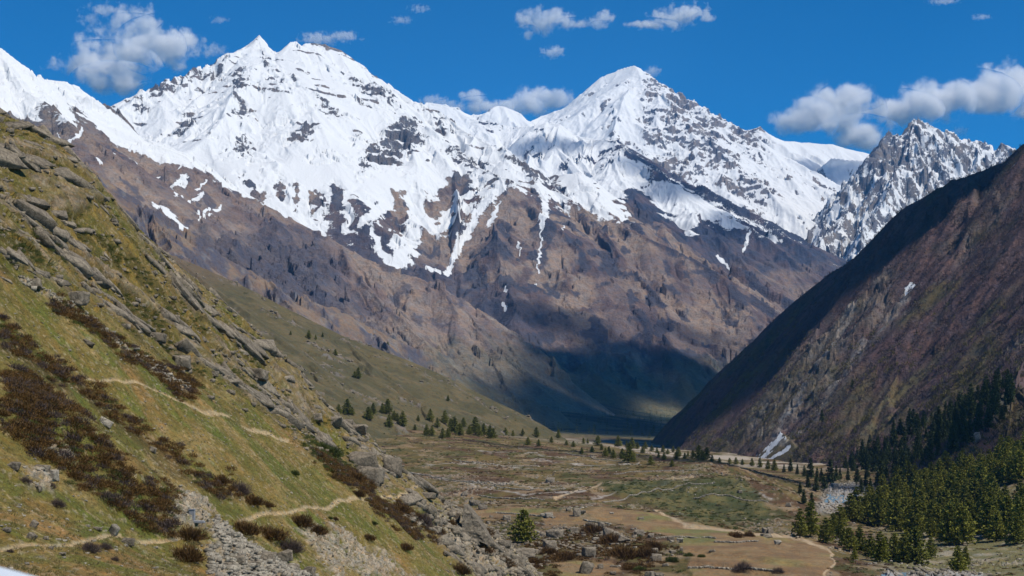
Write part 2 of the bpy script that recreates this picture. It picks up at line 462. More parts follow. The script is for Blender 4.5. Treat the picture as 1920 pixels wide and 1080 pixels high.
# --- the great twin peaked massif
ms = Sheet(120, 1500, 1280, 4100, 8300, 700, False)
CREST = [(150, 215, 6000), (210, 200, 6150), (240, 182, 6250), (270, 171, 6300), (300, 158, 6400), (335, 140, 6500), (370, 129, 6550), (400, 126, 6600), (430, 118, 6700), (445, 100, 6850), (455, 87, 6900), (470, 80, 6950), (478, 72, 7000), (486, 67, 7000), (494, 75, 7000), (505, 87, 7000), (520, 101, 7000), (530, 104, 7000), (534, 88, 7020), (545, 79, 7020), (556, 78, 7030), (566, 88, 7050), (574, 80, 7080), (590, 80, 7100), (610, 82, 7150), (640, 93, 7150), (655, 103, 7150), (690, 128, 7100), (740, 165, 7000), (780, 187, 6900), (800, 196, 6850), (815, 205, 6800), (838, 216, 6750), (856, 236, 6650), (890, 254, 6500), (925, 272, 6350), (950, 282, 6250), (985, 308, 6150), (1020, 340, 6050), (1065, 370, 5900), (1100, 392, 5750), (1140, 412, 5650), (1215, 445, 5500), (1280, 475, 5400), (1360, 520, 5250), (1460, 580, 5100)]
ms.ridges([
    (0.62, CREST, 2.0),
    (0.8, [(484, 75, 6980), (462, 110, 6820), (448, 160, 6650), (452, 215, 6450), (470, 270, 6250)]),
    (0.8, [(590, 80, 7100), (600, 130, 6850), (590, 190, 6600), (560, 260, 6300)]),
    (0.7, [(335, 140, 6500), (345, 190, 6250), (370, 240, 6050), (400, 290, 5900)]),
    (0.75, [(270, 171, 6300), (262, 205, 6100), (270, 235, 6000)]),
    (0.62, [(690, 128, 7100), (700, 200, 6700), (720, 260, 6350), (740, 310, 6050), (745, 350, 5850), (725, 400, 5600), (700, 450, 5350), (650, 500, 5200)]),
    (0.60, [(780, 187, 6900), (800, 240, 6550), (850, 290, 6200), (900, 315, 5950), (940, 330, 5800), (945, 400, 5450), (960, 470, 5150), (1000, 550, 4900), (1060, 630, 4750), (1150, 700, 4650), (1230, 748, 4600)], .9),
    (0.60, [(925, 350, 5750), (880, 410, 5500), (850, 470, 5250), (850, 540, 5000), (900, 620, 4800), (960, 680, 4700), (1040, 740, 4600)], .8),
    (0.66, [(845, 420, 5900), (800, 400, 5550), (780, 460, 5300), (790, 510, 5100)], .9),
    (0.60, [(985, 308, 6150), (1040, 400, 5600), (1090, 480, 5300), (1150, 560, 5050), (1230, 650, 4850), (1280, 740, 4750)], 1.0),
    (0.60, [(1100, 392, 5750), (1160, 470, 5350), (1240, 560, 5000), (1320, 650, 4800), (1360, 700, 4750)]),
    (0.75, [(640, 370, 5900), (640, 420, 5600), (625, 450, 5450)]),
    (0.75, [(590, 370, 5950), (585, 410, 5700)]),
    (0.58, [(1000, 335, 6500), (1050, 328, 6450), (1085, 322, 6400), (1110, 335, 6380), (1135, 358, 6350), (1165, 385, 6300), (1200, 415, 6250), (1240, 448, 6200), (1330, 515, 6100), (1450, 580, 6000)]),
], 1.6, 0.95)
ms.prep(); ms.Z = np.maximum(ms.Z, -150)
gx, gy = ms.grad()
h, rd = erode(ms.X, ms.Y, gx, gy, 480, 6, 0.062, 71, 2.0, .46)
fade = sstep(0, 350, ms.D) * .7 + .3
low = sstep(-20, 160, ms.Z)
mpx, mpy = ms.screen()
# the snow basin under the peaks is smooth
basin = sstep(-25, 30, polysd(mpx, mpy, [(300, 265), (420, 290), (520, 285), (640, 250), (760, 300), (830, 330), (730, 370), (640, 400), (540, 380), (430, 345)]))
face = sstep(-25, 30, polysd(mpx, mpy, [(490, 100), (620, 100), (740, 190), (700, 230), (640, 240), (560, 280), (490, 280)])) * .5
soft = 1 - np.maximum(basin * .85, face)
soft = soft * (1 - .3 * sstep(380, 280, mpy))
ms.Z += (h * fade * (.45 + .9 * sstep(-.35, .35, fbm(ms.X / 900, ms.Y / 900, 2, 401))) + fbm(ms.X / 240, ms.Y / 240, 5, 79) * 26 * fade) * low * soft
wq = fbm(ms.X / 90, ms.Y / 90, 3, 2)
fh, fc = facets(ms.X / 62 + wq, ms.Y / 80 + wq, 27, 0.8)
cliff = sstep(.02, .28, fbm(ms.X / 210, ms.Y / 210, 5, 87))
def blob(pts, s=14):
    return sstep(-s, s, polysd(mpx + fbm(ms.X / 70, ms.Y / 70, 4, 31) * 26, mpy + fbm(ms.X / 70, ms.Y / 70, 4, 32) * 26, pts))
crag = np.zeros_like(ms.Z)
for pts in ([(430, 130), (462, 118), (468, 160), (440, 170)], [(445, 178), (470, 195), (458, 225), (432, 215)], [(455, 235), (492, 262), (470, 280), (425, 280)],
            [(335, 220), (362, 205), (380, 235), (345, 250), (315, 252)], [(485, 90), (500, 95), (520, 140), (560, 160), (545, 172), (505, 150)],
            [(585, 170), (600, 165), (640, 215), (610, 215)], [(545, 245), (590, 230), (600, 258), (560, 270)], [(640, 145), (700, 160), (740, 185), (745, 205), (690, 185)],
            [(690, 260), (760, 215), (800, 250), (760, 300), (700, 305), (670, 340), (680, 290)], [(780, 190), (830, 215), (860, 250), (820, 240)],
            [(240, 175), (370, 130), (430, 122), (428, 136), (360, 150), (280, 185)], [(250, 195), (272, 190), (270, 220), (248, 215)], [(820, 275), (870, 290), (930, 318), (860, 312)],
            [(925, 275), (960, 285), (1040, 350), (1010, 345)], [(590, 355), (605, 352), (610, 400), (595, 395)], [(520, 330), (530, 335), (530, 375), (520, 360)], [(455, 330), (500, 365), (480, 370)], [(556, 345), (562, 350), (556, 372)], [(625, 345), (640, 355), (638, 385), (625, 380)]):
    crag = np.maximum(crag, blob(pts))
bc = np.maximum(crag, cliff * .5 * sstep(330, 420, mpy))
ms.Z += ((fh - .5) * 34 * np.maximum(crag, cliff * .6) + (fh - .5) * 11 * sstep(350, 420, mpy)) * low * (fade * .5 + .5)
ms.Z += (ridged(ms.X / 55, ms.Y / 80, 4, 35) - .4) * 22 * bc * low
# rock strata stand out as ledges on the crags
zz = ms.Z + ms.X * .12
ms.Z += np.sin(zz / 9.0) * 2.2 * crag
sl, gx, gy = slope_of(ms)
SNOW = [([(-50, 0), (486, 30), (800, 150), (1000, 300), (1060, 365), (1080, 395), (1030, 378), (1000, 350), (960, 352), (925, 348), (905, 372), (870, 392), (840, 420), (800, 415), (775, 440), (790, 470), (745, 500), (715, 470), (690, 455), (665, 445), (645, 468), (628, 455), (640, 480), (590, 470), (500, 430), (400, 380), (200, 310), (0, 150)], 24),
        ([(1020, 300), (1090, 300), (1130, 340), (1180, 385), (1190, 420), (1120, 410), (1060, 370)], 12)]
BARE = [([(622, 345), (640, 352), (648, 380), (640, 400), (655, 440), (640, 470), (612, 450), (600, 420), (612, 400)], 9, 1.2), ([(655, 365), (668, 372), (690, 385), (688, 425), (668, 440), (655, 410)], 8, 1.2), ([(585, 350), (600, 352), (606, 385), (592, 410)], 6, 1.1), ([(518, 326), (530, 332), (535, 372), (522, 368)], 4, 1.0), ([(556, 345), (564, 348), (560, 372), (552, 370)], 4, 1.0), ([(445, 325), (470, 340), (505, 378), (495, 382), (460, 350)], 4, 1.0),([(835, 330), (880, 325), (895, 345), (850, 375), (815, 385), (800, 372)], 12, 1.6),
        ([(735, 360), (770, 350), (762, 400), (745, 440), (735, 470), (700, 440), (712, 400)], 12, 1.3)]
sn = snow_cover(mpx, mpy, ms.X, ms.Y, SNOW, BARE)
strata = np.sin(zz / 7.5 + fbm(ms.X / 150, ms.Y / 150, 3, 3) * 4)
sn = sn - 1.0 * sstep(.1, .7, strata) * sstep(.08, .3, fbm(ms.X / 120, ms.Y / 160, 5, 222)) * (1 - basin) * sstep(520, 300, mpy)
sn = sn - crag * (.75 + .5 * sstep(.6, 1.2, sl)) - cliff * sstep(.75, 1.3, sl) * .5 + fbm(ms.X / 34, ms.Y / 60, 5, 92) * .75 + fbm(ms.X / 14, ms.Y / 30, 3, 93) * .35 - strata * .22 * sstep(0, .4, fbm(ms.X / 260, ms.Y / 260, 3, 6) + .15)
wj = fbm(ms.X / 40, ms.Y / 40, 3, 14) * 9
for pts, wd in (([(905, 372), (885, 402), (862, 440), (850, 470), (838, 500)], 5.5), ([(905, 372), (925, 352), (940, 345)], 9), ([(1010, 345), (1022, 375), (1024, 400), (1016, 420)], 7),
                ([(935, 365), (925, 385), (915, 405)], 3), ([(1016, 420), (1013, 450), (1010, 500)], 2.0), ([(700, 445), (715, 472), (742, 495)], 7),
                ([(802, 488), (826, 499)], 3.0), ([(975, 440), (976, 470)], 1.5), ([(948, 545), (952, 556)], 2.5), ([(1056, 418), (1054, 436)], 1.8), ([(1006, 520), (1004, 534)], 1.5), ([(943, 572), (950, 579)], 2.5), ([(865, 378), (890, 384)], 6), ([(775, 440), (765, 455)], 5)):
    sn = np.maximum(sn, 1.0 - linesd(mpx + wj, mpy + wj * .3, pts) / wd)
t1 = sstep(-.3, .35, fbm(ms.X / 260, ms.Y / 320, 5, 95) - rd * .26)
c = mix(lin(.150, .115, .108), lin(.250, .190, .150), t1)  # lilac shift in the rock colour stands in for thicker haze
c = mix(c, PURPLE * .85, sstep(.0, .25, fbm(ms.X / 110, ms.Y / 170, 5, 96) + rd * .14) * .85)
c = mix(c, lin(.052, .055, .075), sstep(.08, .24, fbm(ms.X / 80, ms.Y / 130, 5, 97) + cliff * .10 + rd * .10) * .9)
c = mix(c, lin(.10, .105, .05), sstep(640, 740, mpy + fbm(ms.X / 100, ms.Y / 100, 4, 98) * 40) * .75)
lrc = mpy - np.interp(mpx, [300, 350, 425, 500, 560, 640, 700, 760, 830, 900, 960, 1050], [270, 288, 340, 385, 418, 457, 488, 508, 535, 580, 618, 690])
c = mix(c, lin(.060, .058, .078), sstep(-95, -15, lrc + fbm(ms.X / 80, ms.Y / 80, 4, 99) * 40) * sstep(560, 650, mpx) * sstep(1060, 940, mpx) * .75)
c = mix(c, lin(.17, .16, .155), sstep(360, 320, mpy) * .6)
c = mix(c, lin(.10, .10, .115), crag * .8)
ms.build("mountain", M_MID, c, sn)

# --- brown ridge with snow along its top, left
lr = Sheet(-200, 1200, 1150, 2900, 5200, 560, False)
lr.ridges([
    (0.6, [(-300, -60, 4300), (-100, 40, 4300), (0, 92, 4300), (30, 112, 4300), (60, 142, 4300), (88, 158, 4320), (100, 178, 4320), (150, 212, 4330), (200, 237, 4350), (260, 262, 4370), (300, 270, 4380), (350, 288, 4380), (390, 312, 4380), (425, 340, 4380), (470, 366, 4370), (500, 385, 4360), (560, 418, 4350), (640, 457, 4330), (700, 488, 4300), (760, 508, 4270), (830, 535, 4230), (900, 580, 4180), (960, 618, 4120), (1020, 655, 4080), (1050, 690, 4060), (1068, 730, 4000)]),
    (0.62, [(0, 92, 4300), (40, 165, 4050), (95, 200, 3900), (135, 235, 3750), (160, 290, 3600), (230, 370, 3450), (300, 440, 3300)], 1.1),
    (0.6, [(300, 285, 4350), (330, 355, 4050), (400, 430, 3750), (470, 500, 3500), (560, 570, 3350)], .9),
    (0.6, [(500, 385, 4360), (520, 440, 4100), (560, 500, 3850), (640, 570, 3650), (720, 640, 3500)], 1.0),
    (0.6, [(640, 457, 4330), (660, 510, 4050), (720, 570, 3850), (800, 640, 3650), (880, 710, 3550)]),
    (0.6, [(830, 535, 4230), (860, 590, 4050), (930, 660, 3900), (1010, 730, 3800)]),
    (0.7, [(-150, 100, 4700), (60, 150, 4750), (105, 152, 4800), (125, 154, 4820), (150, 165, 4830), (180, 182, 4840), (212, 200, 4850), (260, 250, 4850)]),
], 1.7, 0.95)
lr.prep(); lr.Z = np.maximum(lr.Z, -150)
gx, gy = lr.grad()
h, rd = erode(lr.X, lr.Y, gx, gy, 430, 6, 0.040, 111, 2.0, .47)
fade = sstep(0, 260, lr.D) * .75 + .25
lpx, lpy = lr.screen()
low = sstep(-40, 100, lr.Z)
lr.Z += (h * fade * (.35 + .9 * sstep(-.35, .35, fbm(lr.X / 700, lr.Y / 700, 2, 402))) + fbm(lr.X / 180, lr.Y / 180, 5, 119) * 18 * fade) * low
cliff = sstep(.08, .34, fbm(lr.X / 150, lr.Y / 150, 5, 127))
fh, fc = facets(lr.X / 40 + fbm(lr.X / 60, lr.Y / 60, 3, 2), lr.Y / 50, 127, 0.8)
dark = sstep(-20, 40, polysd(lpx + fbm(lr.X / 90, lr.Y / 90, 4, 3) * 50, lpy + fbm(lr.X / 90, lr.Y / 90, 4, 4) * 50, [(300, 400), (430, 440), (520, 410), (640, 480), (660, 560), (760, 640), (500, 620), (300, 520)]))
lr.Z += (fh - .5) * (8 + 20 * cliff + 16 * dark) * low + (ridged(lr.X / 40, lr.Y / 60, 4, 35) - .4) * 12 * np.maximum(cliff, dark) * low
sl, gx, gy = slope_of(lr)
sn = snow_cover(lpx, lpy, lr.X, lr.Y, [([(-300, -100), (0, 60), (120, 120), (260, 250), (330, 262), (470, 355), (505, 388), (420, 352), (350, 305), (290, 300), (235, 278), (215, 290), (195, 262), (160, 245), (120, 235), (70, 232), (30, 212), (-200, 190)], 11)], [], .7)
crg = sstep(-8, 12, polysd(lpx + fbm(lr.X / 50, lr.Y / 50, 4, 3) * 20, lpy + fbm(lr.X / 50, lr.Y / 50, 4, 9) * 14, [(60, 200), (85, 185), (110, 195), (125, 222), (100, 228), (65, 218)]))
crg = np.maximum(crg, sstep(-5, 8, polysd(lpx + fbm(lr.X / 50, lr.Y / 50, 4, 3) * 20, lpy, [(120, 190), (150, 205), (215, 262), (270, 300), (240, 300), (180, 262), (140, 235)])))
sn = sn - crg * 1.1 - strata_l if False else sn - crg * 1.1 + fbm(lr.X / 30, lr.Y / 45, 4, 132) * .55 - cliff * sstep(.7, 1.2, sl) * .5
wj = fbm(lr.X / 30, lr.Y / 30, 3, 14) * 10
for pts, wd in (([(150, 248), (135, 262), (122, 285)], 4), ([(290, 372), (305, 383), (325, 400), (345, 420)], 5.5), ([(320, 352), (350, 330), (345, 345)], 5), ([(355, 378), (380, 362)], 4), ([(370, 398), (415, 385)], 2.6),
                ([(345, 372), (330, 366)], 3), ([(180, 296), (192, 303)], 2.5), ([(230, 285), (260, 300)], 2.2), ([(385, 345), (370, 352)], 2.4), ([(400, 398), (370, 412)], 2.2), ([(288, 326), (298, 324)], 2.2), ([(335, 315), (342, 312)], 2), ([(110, 245), (109, 262), (108, 275)], 1.2)):
    sn = np.maximum(sn, 1.0 - linesd(lpx + wj, lpy + wj * .3, pts) / wd)
t1 = sstep(-.3, .35, fbm(lr.X / 200, lr.Y / 260, 5, 195) - rd * .2)
c = mix(lin(.185, .14, .125), lin(.255, .195, .155), t1)
c = mix(c, PURPLE * .95, sstep(.02, .3, fbm(lr.X / 110, lr.Y / 150, 5, 196) + rd * .08) * .5)
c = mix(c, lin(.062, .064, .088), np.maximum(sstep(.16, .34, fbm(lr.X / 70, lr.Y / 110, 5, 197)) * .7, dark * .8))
c = mix(c, lin(.135, .13, .075), sstep(590, 700, lpy + fbm(lr.X / 100, lr.Y / 100, 4, 198) * 60) * .55)
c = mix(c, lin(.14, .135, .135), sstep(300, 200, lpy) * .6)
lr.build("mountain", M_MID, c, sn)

# --- lower rocky shoulder on the left, in front of it
sh = Sheet(-200, 1200, 1150, 1700, 3700, 520, False)
sh.ridges([
    (0.62, [(-200, 60, 2650), (0, 207, 2650), (50, 236, 2660), (100, 272, 2670), (160, 305, 2680), (210, 345, 2690), (270, 385, 2700), (330, 425, 2720), (380, 450, 2750), (430, 482, 2780), (500, 520, 2830), (560, 548, 2880), (630, 578, 2950), (700, 615, 3020), (780, 660, 3080), (860, 700, 3130), (940, 735, 3170), (1010, 757, 3200), (1050, 772, 3220)]),
    (0.6, [(270, 385, 2700), (330, 460, 2450), (400, 540, 2250), (480, 620, 2100)]),
    (0.6, [(500, 520, 2830), (560, 590, 2600), (640, 660, 2450), (740, 740, 2300)]),
    (0.6, [(700, 615, 3020), (740, 670, 2850), (820, 730, 2700)]),
], 1.45, 0.9)
sh.prep(); sh.Z = np.maximum(sh.Z, -150)
gx, gy = sh.grad()
h, rd = erode(sh.X, sh.Y, gx, gy, 230, 6, 0.052, 211, 2.0, .47)
fade = sstep(0, 160, sh.D) * .7 + .3
low = sstep(-60, 40, sh.Z)
sh.Z += (h * fade * (.45 + .9 * sstep(-.35, .35, fbm(sh.X / 400, sh.Y / 400, 2, 403))) + fbm(sh.X / 110, sh.Y / 110, 5, 219) * 11 * fade) * low
spx, spy = sh.screen()
cliff = sstep(-.05, .25, fbm(sh.X / 100, sh.Y / 100, 5, 227))
fh, fc = facets(sh.X / 22 + fbm(sh.X / 40, sh.Y / 40, 3, 2), sh.Y / 28, 227, 0.8)
sh.Z += (fh - .5) * (4 + 11 * cliff) * low + (ridged(sh.X / 26, sh.Y / 40, 4, 35) - .4) * 9 * cliff * low
t1 = sstep(-.25, .3, fbm(sh.X / 120, sh.Y / 160, 5, 295) + rd * .1)
c = mix(lin(.135, .10, .085), lin(.20, .145, .10), t1)
c = mix(c, lin(.068, .068, .09), sstep(-.1, .2, fbm(sh.X / 60, sh.Y / 80, 5, 296) + cliff * .15 - .04) * .85)
c = mix(c, lin(.20, .185, .175), sstep(.15, .35, fbm(sh.X / 30, sh.Y / 40, 5, 297)) * .5)
c = mix(c, lin(.13, .125, .06), sstep(640, 740, spy + fbm(sh.X / 100, sh.Y / 100, 4, 298) * 60) * .6)
sh.build("mountain", M_NEAR, c)

# --- mountain side on the right
rt = Sheet(1180, 2060, 1000, 700, 3300, 900, True)
rt.ridges([
    (0.50, [(2400, -60, 1600), (2150, 120, 1700), (2000, 215, 1800), (1935, 256, 1850), (1912, 274, 1870), (1900, 292, 1885), (1885, 301, 1900), (1850, 316, 1930), (1815, 327, 1960), (1780, 338, 1990), (1740, 362, 2010), (1700, 384, 2040), (1670, 415, 2070), (1635, 455, 2090), (1600, 484, 2110), (1560, 508, 2130), (1510, 548, 2160), (1460, 588, 2190), (1410, 638, 2210), (1360, 690, 2230), (1310, 745, 2260), (1262, 800, 2290), (1235, 840, 2300)]),
    (0.50, [(1700, 384, 2040), (1640, 520, 1960), (1580, 620, 1900), (1500, 740, 1850), (1430, 850, 1800)]),
    (0.46, [(1850, 316, 1930), (1800, 480, 1750), (1740, 600, 1620), (1660, 740, 1500), (1600, 830, 1420)]),
    (0.44, [(2000, 215, 1800), (2000, 420, 1500), (1960, 600, 1250), (1900, 720, 1100), (1800, 820, 1000), (1700, 900, 950)]),
], 2.3, 0.75, 1.1, 1e7)
rt.prep(); rt.Z = np.maximum(rt.Z, -150)
gx, gy = rt.grad()
h, rd = erode(rt.X, rt.Y, gx, gy, 150, 6, 0.06, 311)
fade = sstep(0, 130, rt.D) * .8 + .2
tpx, tpy = rt.screen()
snowfan = np.clip(2 - linesd(tpx, tpy, [(1462, 822), (1445, 840), (1425, 858), (1440, 860), (1478, 838)]) / 12, 0, 1)
rt.Z += (h * fade + fbm(rt.X / 90, rt.Y / 90, 5, 319) * 7 * fade) * (1 - .97 * snowfan)
wx = tpx + fbm(rt.X / 50, rt.Y / 50, 4, 31) * 40; wy = tpy + fbm(rt.X / 50, rt.Y / 50, 4, 32) * 40
rockz = np.zeros_like(rt.Z)
for pts in ([(1660, 470), (1700, 500), (1680, 570), (1630, 640), (1570, 720), (1500, 800), (1470, 850), (1400, 850), (1370, 800), (1440, 720), (1520, 620), (1600, 560)], [(1880, 620), (1925, 610), (1925, 660), (1870, 690), (1850, 700)], [(1810, 340), (1870, 340), (1880, 380), (1830, 390)], [(1790, 440), (1830, 430), (1800, 500)]):
    rockz = np.maximum(rockz, sstep(-20, 30, polysd(wx, wy, pts)))
rockz *= .2 + .8 * sstep(-.3, .15, fbm(rt.X / 26, rt.Y / 40, 5, 33)) * (1 - snowfan)
fh, fc = facets(rt.X / 12 + fbm(rt.X / 20, rt.Y / 20, 3, 2), rt.Y / 18, 327, 0.9)
rt.Z += (fh - .5) * (.8 + 4 * rockz) + (ridged(rt.X / 24, rt.Y / 34, 4, 335) - .4) * 6 * rockz
c = mix(lin(.085, .056, .058), lin(.115, .074, .070), sstep(-.3, .3, fbm(rt.X / 60, rt.Y / 60, 5, 395)))
c = mix(c, lin(.105, .092, .042), sstep(-.05, .35, fbm(rt.X / 80, rt.Y / 90, 5, 396) + sstep(560, 760, tpy) * .3 - .12) * .8)
c = mix(c, lin(.055, .052, .05), sstep(.05, .3, fbm(rt.X / 22, rt.Y / 34, 5, 397)) * .5)
c = mix(c, lin(.15, .13, .11), rockz * .75)
chute = 1 - linesd(tpx + fbm(rt.X / 20, rt.Y / 20, 3, 8) * 12, tpy, [(1700, 545), (1660, 600), (1600, 660), (1560, 720), (1520, 780), (1470, 830)]) / 9
c = mix(c, lin(.25, .22, .19), sstep(0, .6, chute) * .6)
chute = 1 - linesd(tpx + fbm(rt.X / 20, rt.Y / 20, 3, 18) * 12, tpy, [(1600, 560), (1560, 640), (1500, 740), (1450, 820)]) / 8
c = mix(c, lin(.27, .24, .21), sstep(0, .6, chute) * .7)
sn = np.full(rt.Z.shape, -1.0, f32)
wj = fbm(rt.X / 16, rt.Y / 16, 3, 14) * 6
for pts, wd in (([(1464, 818), (1447, 838), (1428, 856), (1420, 864)], 5.2), ([(1418, 863), (1440, 861), (1466, 849), (1480, 838)], 3.6), ([(1715, 527), (1700, 537)], 4), ([(1905, 320), (1895, 325)], 2.5)):
    sn = np.maximum(sn, 1.15 - linesd(tpx + wj * .8, tpy + wj * .4, pts) / (wd * np.clip(.85 + fbm(rt.X / 9, rt.Y / 14, 4, 55) * 1.6, .25, 1.6)))
rt.build("mountain_side", M_NEAR, c, sn)

# ------------------------------------------------------------------ valley floor
VPTS = [(-300, 1300, 300), (200, 1300, 300), (600, 1250, 320), (900, 1150, 340), (1000, 1085, 370), (1200, 1085, 378), (1400, 1085, 378), (1550, 1085, 378),
 (980, 1010, 490), (1100, 1030, 440), (1200, 1040, 425), (1100, 980, 540), (1200, 1000, 495), (1300, 1005, 490), (1400, 1010, 480), (1500, 1020, 462), (1555, 1035, 440),
 (1240, 960, 590), (1150, 950, 620), (1050, 945, 640), (950, 935, 680), (850, 925, 700), (700, 900, 760),
 # upper terrace
 (1000, 925, 690), (1100, 908, 760), (1200, 905, 765), (1300, 893, 790), (1370, 893, 795), (1440, 905, 770), (1490, 925, 735),
 (900, 890, 800), (1000, 880, 860), (1100, 875, 900), (1200, 872, 920), (1300, 870, 930), (1400, 880, 880), (700, 850, 950), (800, 850, 960), (850, 820, 1130), (650, 810, 1100),
 (950, 835, 1150), (1050, 845, 1130), (1150, 850, 1120), (1250, 860, 1060), (1350, 866, 1020), (600, 790, 1180), (750, 795, 1260), (900, 812, 1330), (1000, 822, 1350), (1100, 832, 1350),
 # scarp foot and gully
 (1280, 985, 640), (1350, 990, 640), (1450, 985, 655), (1300, 975, 668), (1400, 970, 690), (1180, 945, 690), (1500, 990, 650), (1560, 980, 680),
 # river flat
 (1530, 960, 860), (1560, 925, 1050), (1620, 915, 1080), (1500, 905, 1150), (1440, 880, 1350), (1400, 868, 1500), (1330, 866, 1400), (1600, 990, 740), (1640, 1010, 640), (1700, 1060, 530), (1780, 1078, 500), (1650, 1078, 500),
 (1590, 1040, 520), (1620, 1060, 510), (1500, 1180, 350), (1700, 1200, 350), (1900, 1250, 330),
 # right bank and the wooded slope
 (1750, 1010, 640), (1800, 1000, 640), (1900, 990, 620), (1860, 1040, 540), (1920, 1060, 500), (1990, 1040, 520), (1700, 960, 780), (1800, 930, 800), (1900, 900, 800), (1990, 850, 820), (1920, 840, 900), (1800, 890, 980), (1700, 910, 1000), (1640, 900, 1150), (1600, 890, 1250),
 (2050, 780, 900), (1990, 760, 1050), (1900, 815, 1080), (1800, 860, 1150),
 # flat further up the valley
 (1420, 850, 2000), (1300, 845, 2000), (1150, 835, 1900), (1000, 828, 1900), (850, 820, 2000), (1250, 825, 2600), (1100, 815, 2600), (1000, 812, 2500), (1200, 795, 3600), (1050, 790, 3400), (1300, 775, 4300), (1180, 768, 4200), (1080, 760, 4000), (1050, 722, 4350), (1150, 742, 4500), (1280, 755, 4800), (1100, 722, 4900), (1250, 740, 5300), (980, 700, 4300), (900, 800, 3000), (700, 800, 2400), (-200, 800, 1500), (-200, 800, 3000), (400, 795, 1700)]
vl = Sheet(300, 2000, 1150, 250, 5600, 900, True)
vl.rbf(VPTS, 2e-3)
BASEZ = vl.Z.copy()
vpx, vpy = vl.screen()
def V(sc, o=4, seed=0): return fbm(vl.X / sc, vl.Y / sc, o, seed)
nearf = sstep(1500, 900, vl.Y)
vl.Z += V(26, 5, 501) * 1.1 + V(8, 3, 502) * .35 * nearf
# small terrace steps with stony edges
tz = vl.Z * .55 + V(60, 3, 503) * 1.5
st = tz - np.floor(tz)
edge = sstep(.80, .95, st) * nearf
vl.Z += (sstep(.72, 1.0, st) - st) * 1.0 * nearf * sstep(1560, 1480, vpx)
FIELDS = [[(1080, 955), (1130, 948), (1235, 962), (1275, 975), (1330, 985), (1420, 1000), (1530, 1012), (1560, 1035), (1555, 1080), (1300, 1080), (1290, 1050), (1270, 1010), (1180, 985), (1120, 975)],
          [(1015, 955), (1070, 960), (1110, 985), (1020, 985)], [(1040, 1052), (1150, 1048), (1165, 1066), (1100, 1085), (1050, 1085)], [(870, 955), (960, 950), (1040, 955), (1000, 965), (900, 970)]]
wx = vpx + V(20, 3, 8) * 14; wy = vpy + V(20, 3, 9) * 4
field = np.zeros_like(vl.Z)
for p in FIELDS: field = np.maximum(field, sstep(-3, 3, polysd(wx, wy, p)))
scarp = sstep(-6, 10, polysd(wx, wy, [(1120, 905), (1180, 900), (1370, 893), (1400, 900), (1440, 945), (1440, 985), (1300, 985), (1240, 955), (1160, 935)]))
vl.Z -= field * (V(26, 5, 501) * 1.1 + V(8, 3, 502) * .35) * .85
vl.Z += scarp * ridged(vl.X / 22, vl.Y / 30, 3, 5) * 2.5
fh, fc = facets(vl.X / 2.2, vl.Y / 2.6, 5, .9)
stony = sstep(.05, .3, V(45, 4, 511)) * (1 - field) * sstep(1200, 700, vl.Y)
river = sstep(-12, 10, polysd(wx, wy, [(1545, 912), (1600, 905), (1650, 912), (1640, 930), (1590, 940), (1570, 960), (1530, 962), (1545, 935)]))
river = np.maximum(river, sstep(-8, 8, polysd(wx, wy, [(1650, 1076), (1780, 1073), (1850, 1080), (1850, 1110), (1650, 1110)])))
vl.Z += np.clip(fh - .45, 0, 1) * (1.4 * stony + 2.0 * river)
# ground cover
c = mix(lin(.135, .115, .052), lin(.09, .088, .040), sstep(-.25, .25, V(30, 5, 521)))
c = mix(c, lin(.080, .052, .038), sstep(.0, .18, V(38, 5, 522)) * .85)                       # low brown scrub
c = mix(c, lin(.06, .075, .030), sstep(.12, .3, V(24, 5, 523)) * .8)
c = mix(c, lin(.24, .20, .145), sstep(.12, .32, V(17, 5, 524)) * .75)                        # dry stony ground
c = mix(c, lin(.26, .235, .205), np.clip(edge * sstep(-.2, .3, V(40, 3, 530)), 0, 1) * .6)
c = mix(c, lin(.25, .235, .215), stony * sstep(.5, .75, fh) * .8)
fc_ = mix(lin(.225, .150, .075), lin(.180, .115, .060), sstep(-.2, .2, V(14, 4, 525)))
fc_ = mix(fc_, lin(.12, .135, .045), .75 * sstep(-2, 2, np.maximum.reduce([polysd(wx, wy, p) for p in ([(1195, 966), (1260, 963), (1268, 970), (1200, 972)], [(1200, 992), (1260, 988), (1390, 994), (1380, 999), (1270, 1001)], [(1265, 1004), (1330, 1002), (1340, 1014), (1275, 1014)], [(960, 955), (1020, 952), (1030, 958), (970, 961)])]) + V(6, 3, 9) * 4))
fc_ = mix(fc_, lin(.19, .165, .06), sstep(.1, .4, V(22, 3, 526)) * .6)
c = c * np.array([.95, .80, .62], f32)
c = mix(c, fc_, field)
rim = 1 - np.minimum(linesd(wx, wy, [(1235, 958), (1262, 972), (1290, 984), (1400, 998), (1500, 1008), (1555, 1030), (1562, 1050), (1545, 1090)]) / 3.5, linesd(wx, wy, [(1040, 935), (1085, 918), (1130, 908), (1200, 903), (1300, 895)]) / 2.6)
c = mix(c, lin(.36, .27, .17), np.clip(rim * 1.4, 0, 1))
for ln, w in (([(760, 885), (860, 902), (960, 908), (1040, 915)], 1.3), ([(860, 905), (980, 925), (1100, 920)], 1.0), ([(800, 870), (900, 868), (1000, 880)], .9), ([(1000, 860), (1100, 872), (1200, 868)], .9), ([(900, 845), (1000, 850), (1060, 858)], .8), ([(1110, 935), (1200, 915), (1290, 900)], 1.2), ([(1310, 920), (1380, 915), (1450, 935)], 1.3)):
    c = mix(c, lin(.34, .31, .27), np.clip(1 - linesd(wx, wy + V(9, 3, 77) * 3, ln) / w / 1.6, 0, 1) * .8)
c = mix(c, mix(lin(.045, .055, .022), lin(.12, .105, .04), sstep(-.15, .3, V(10, 5, 527))), scarp * .85)
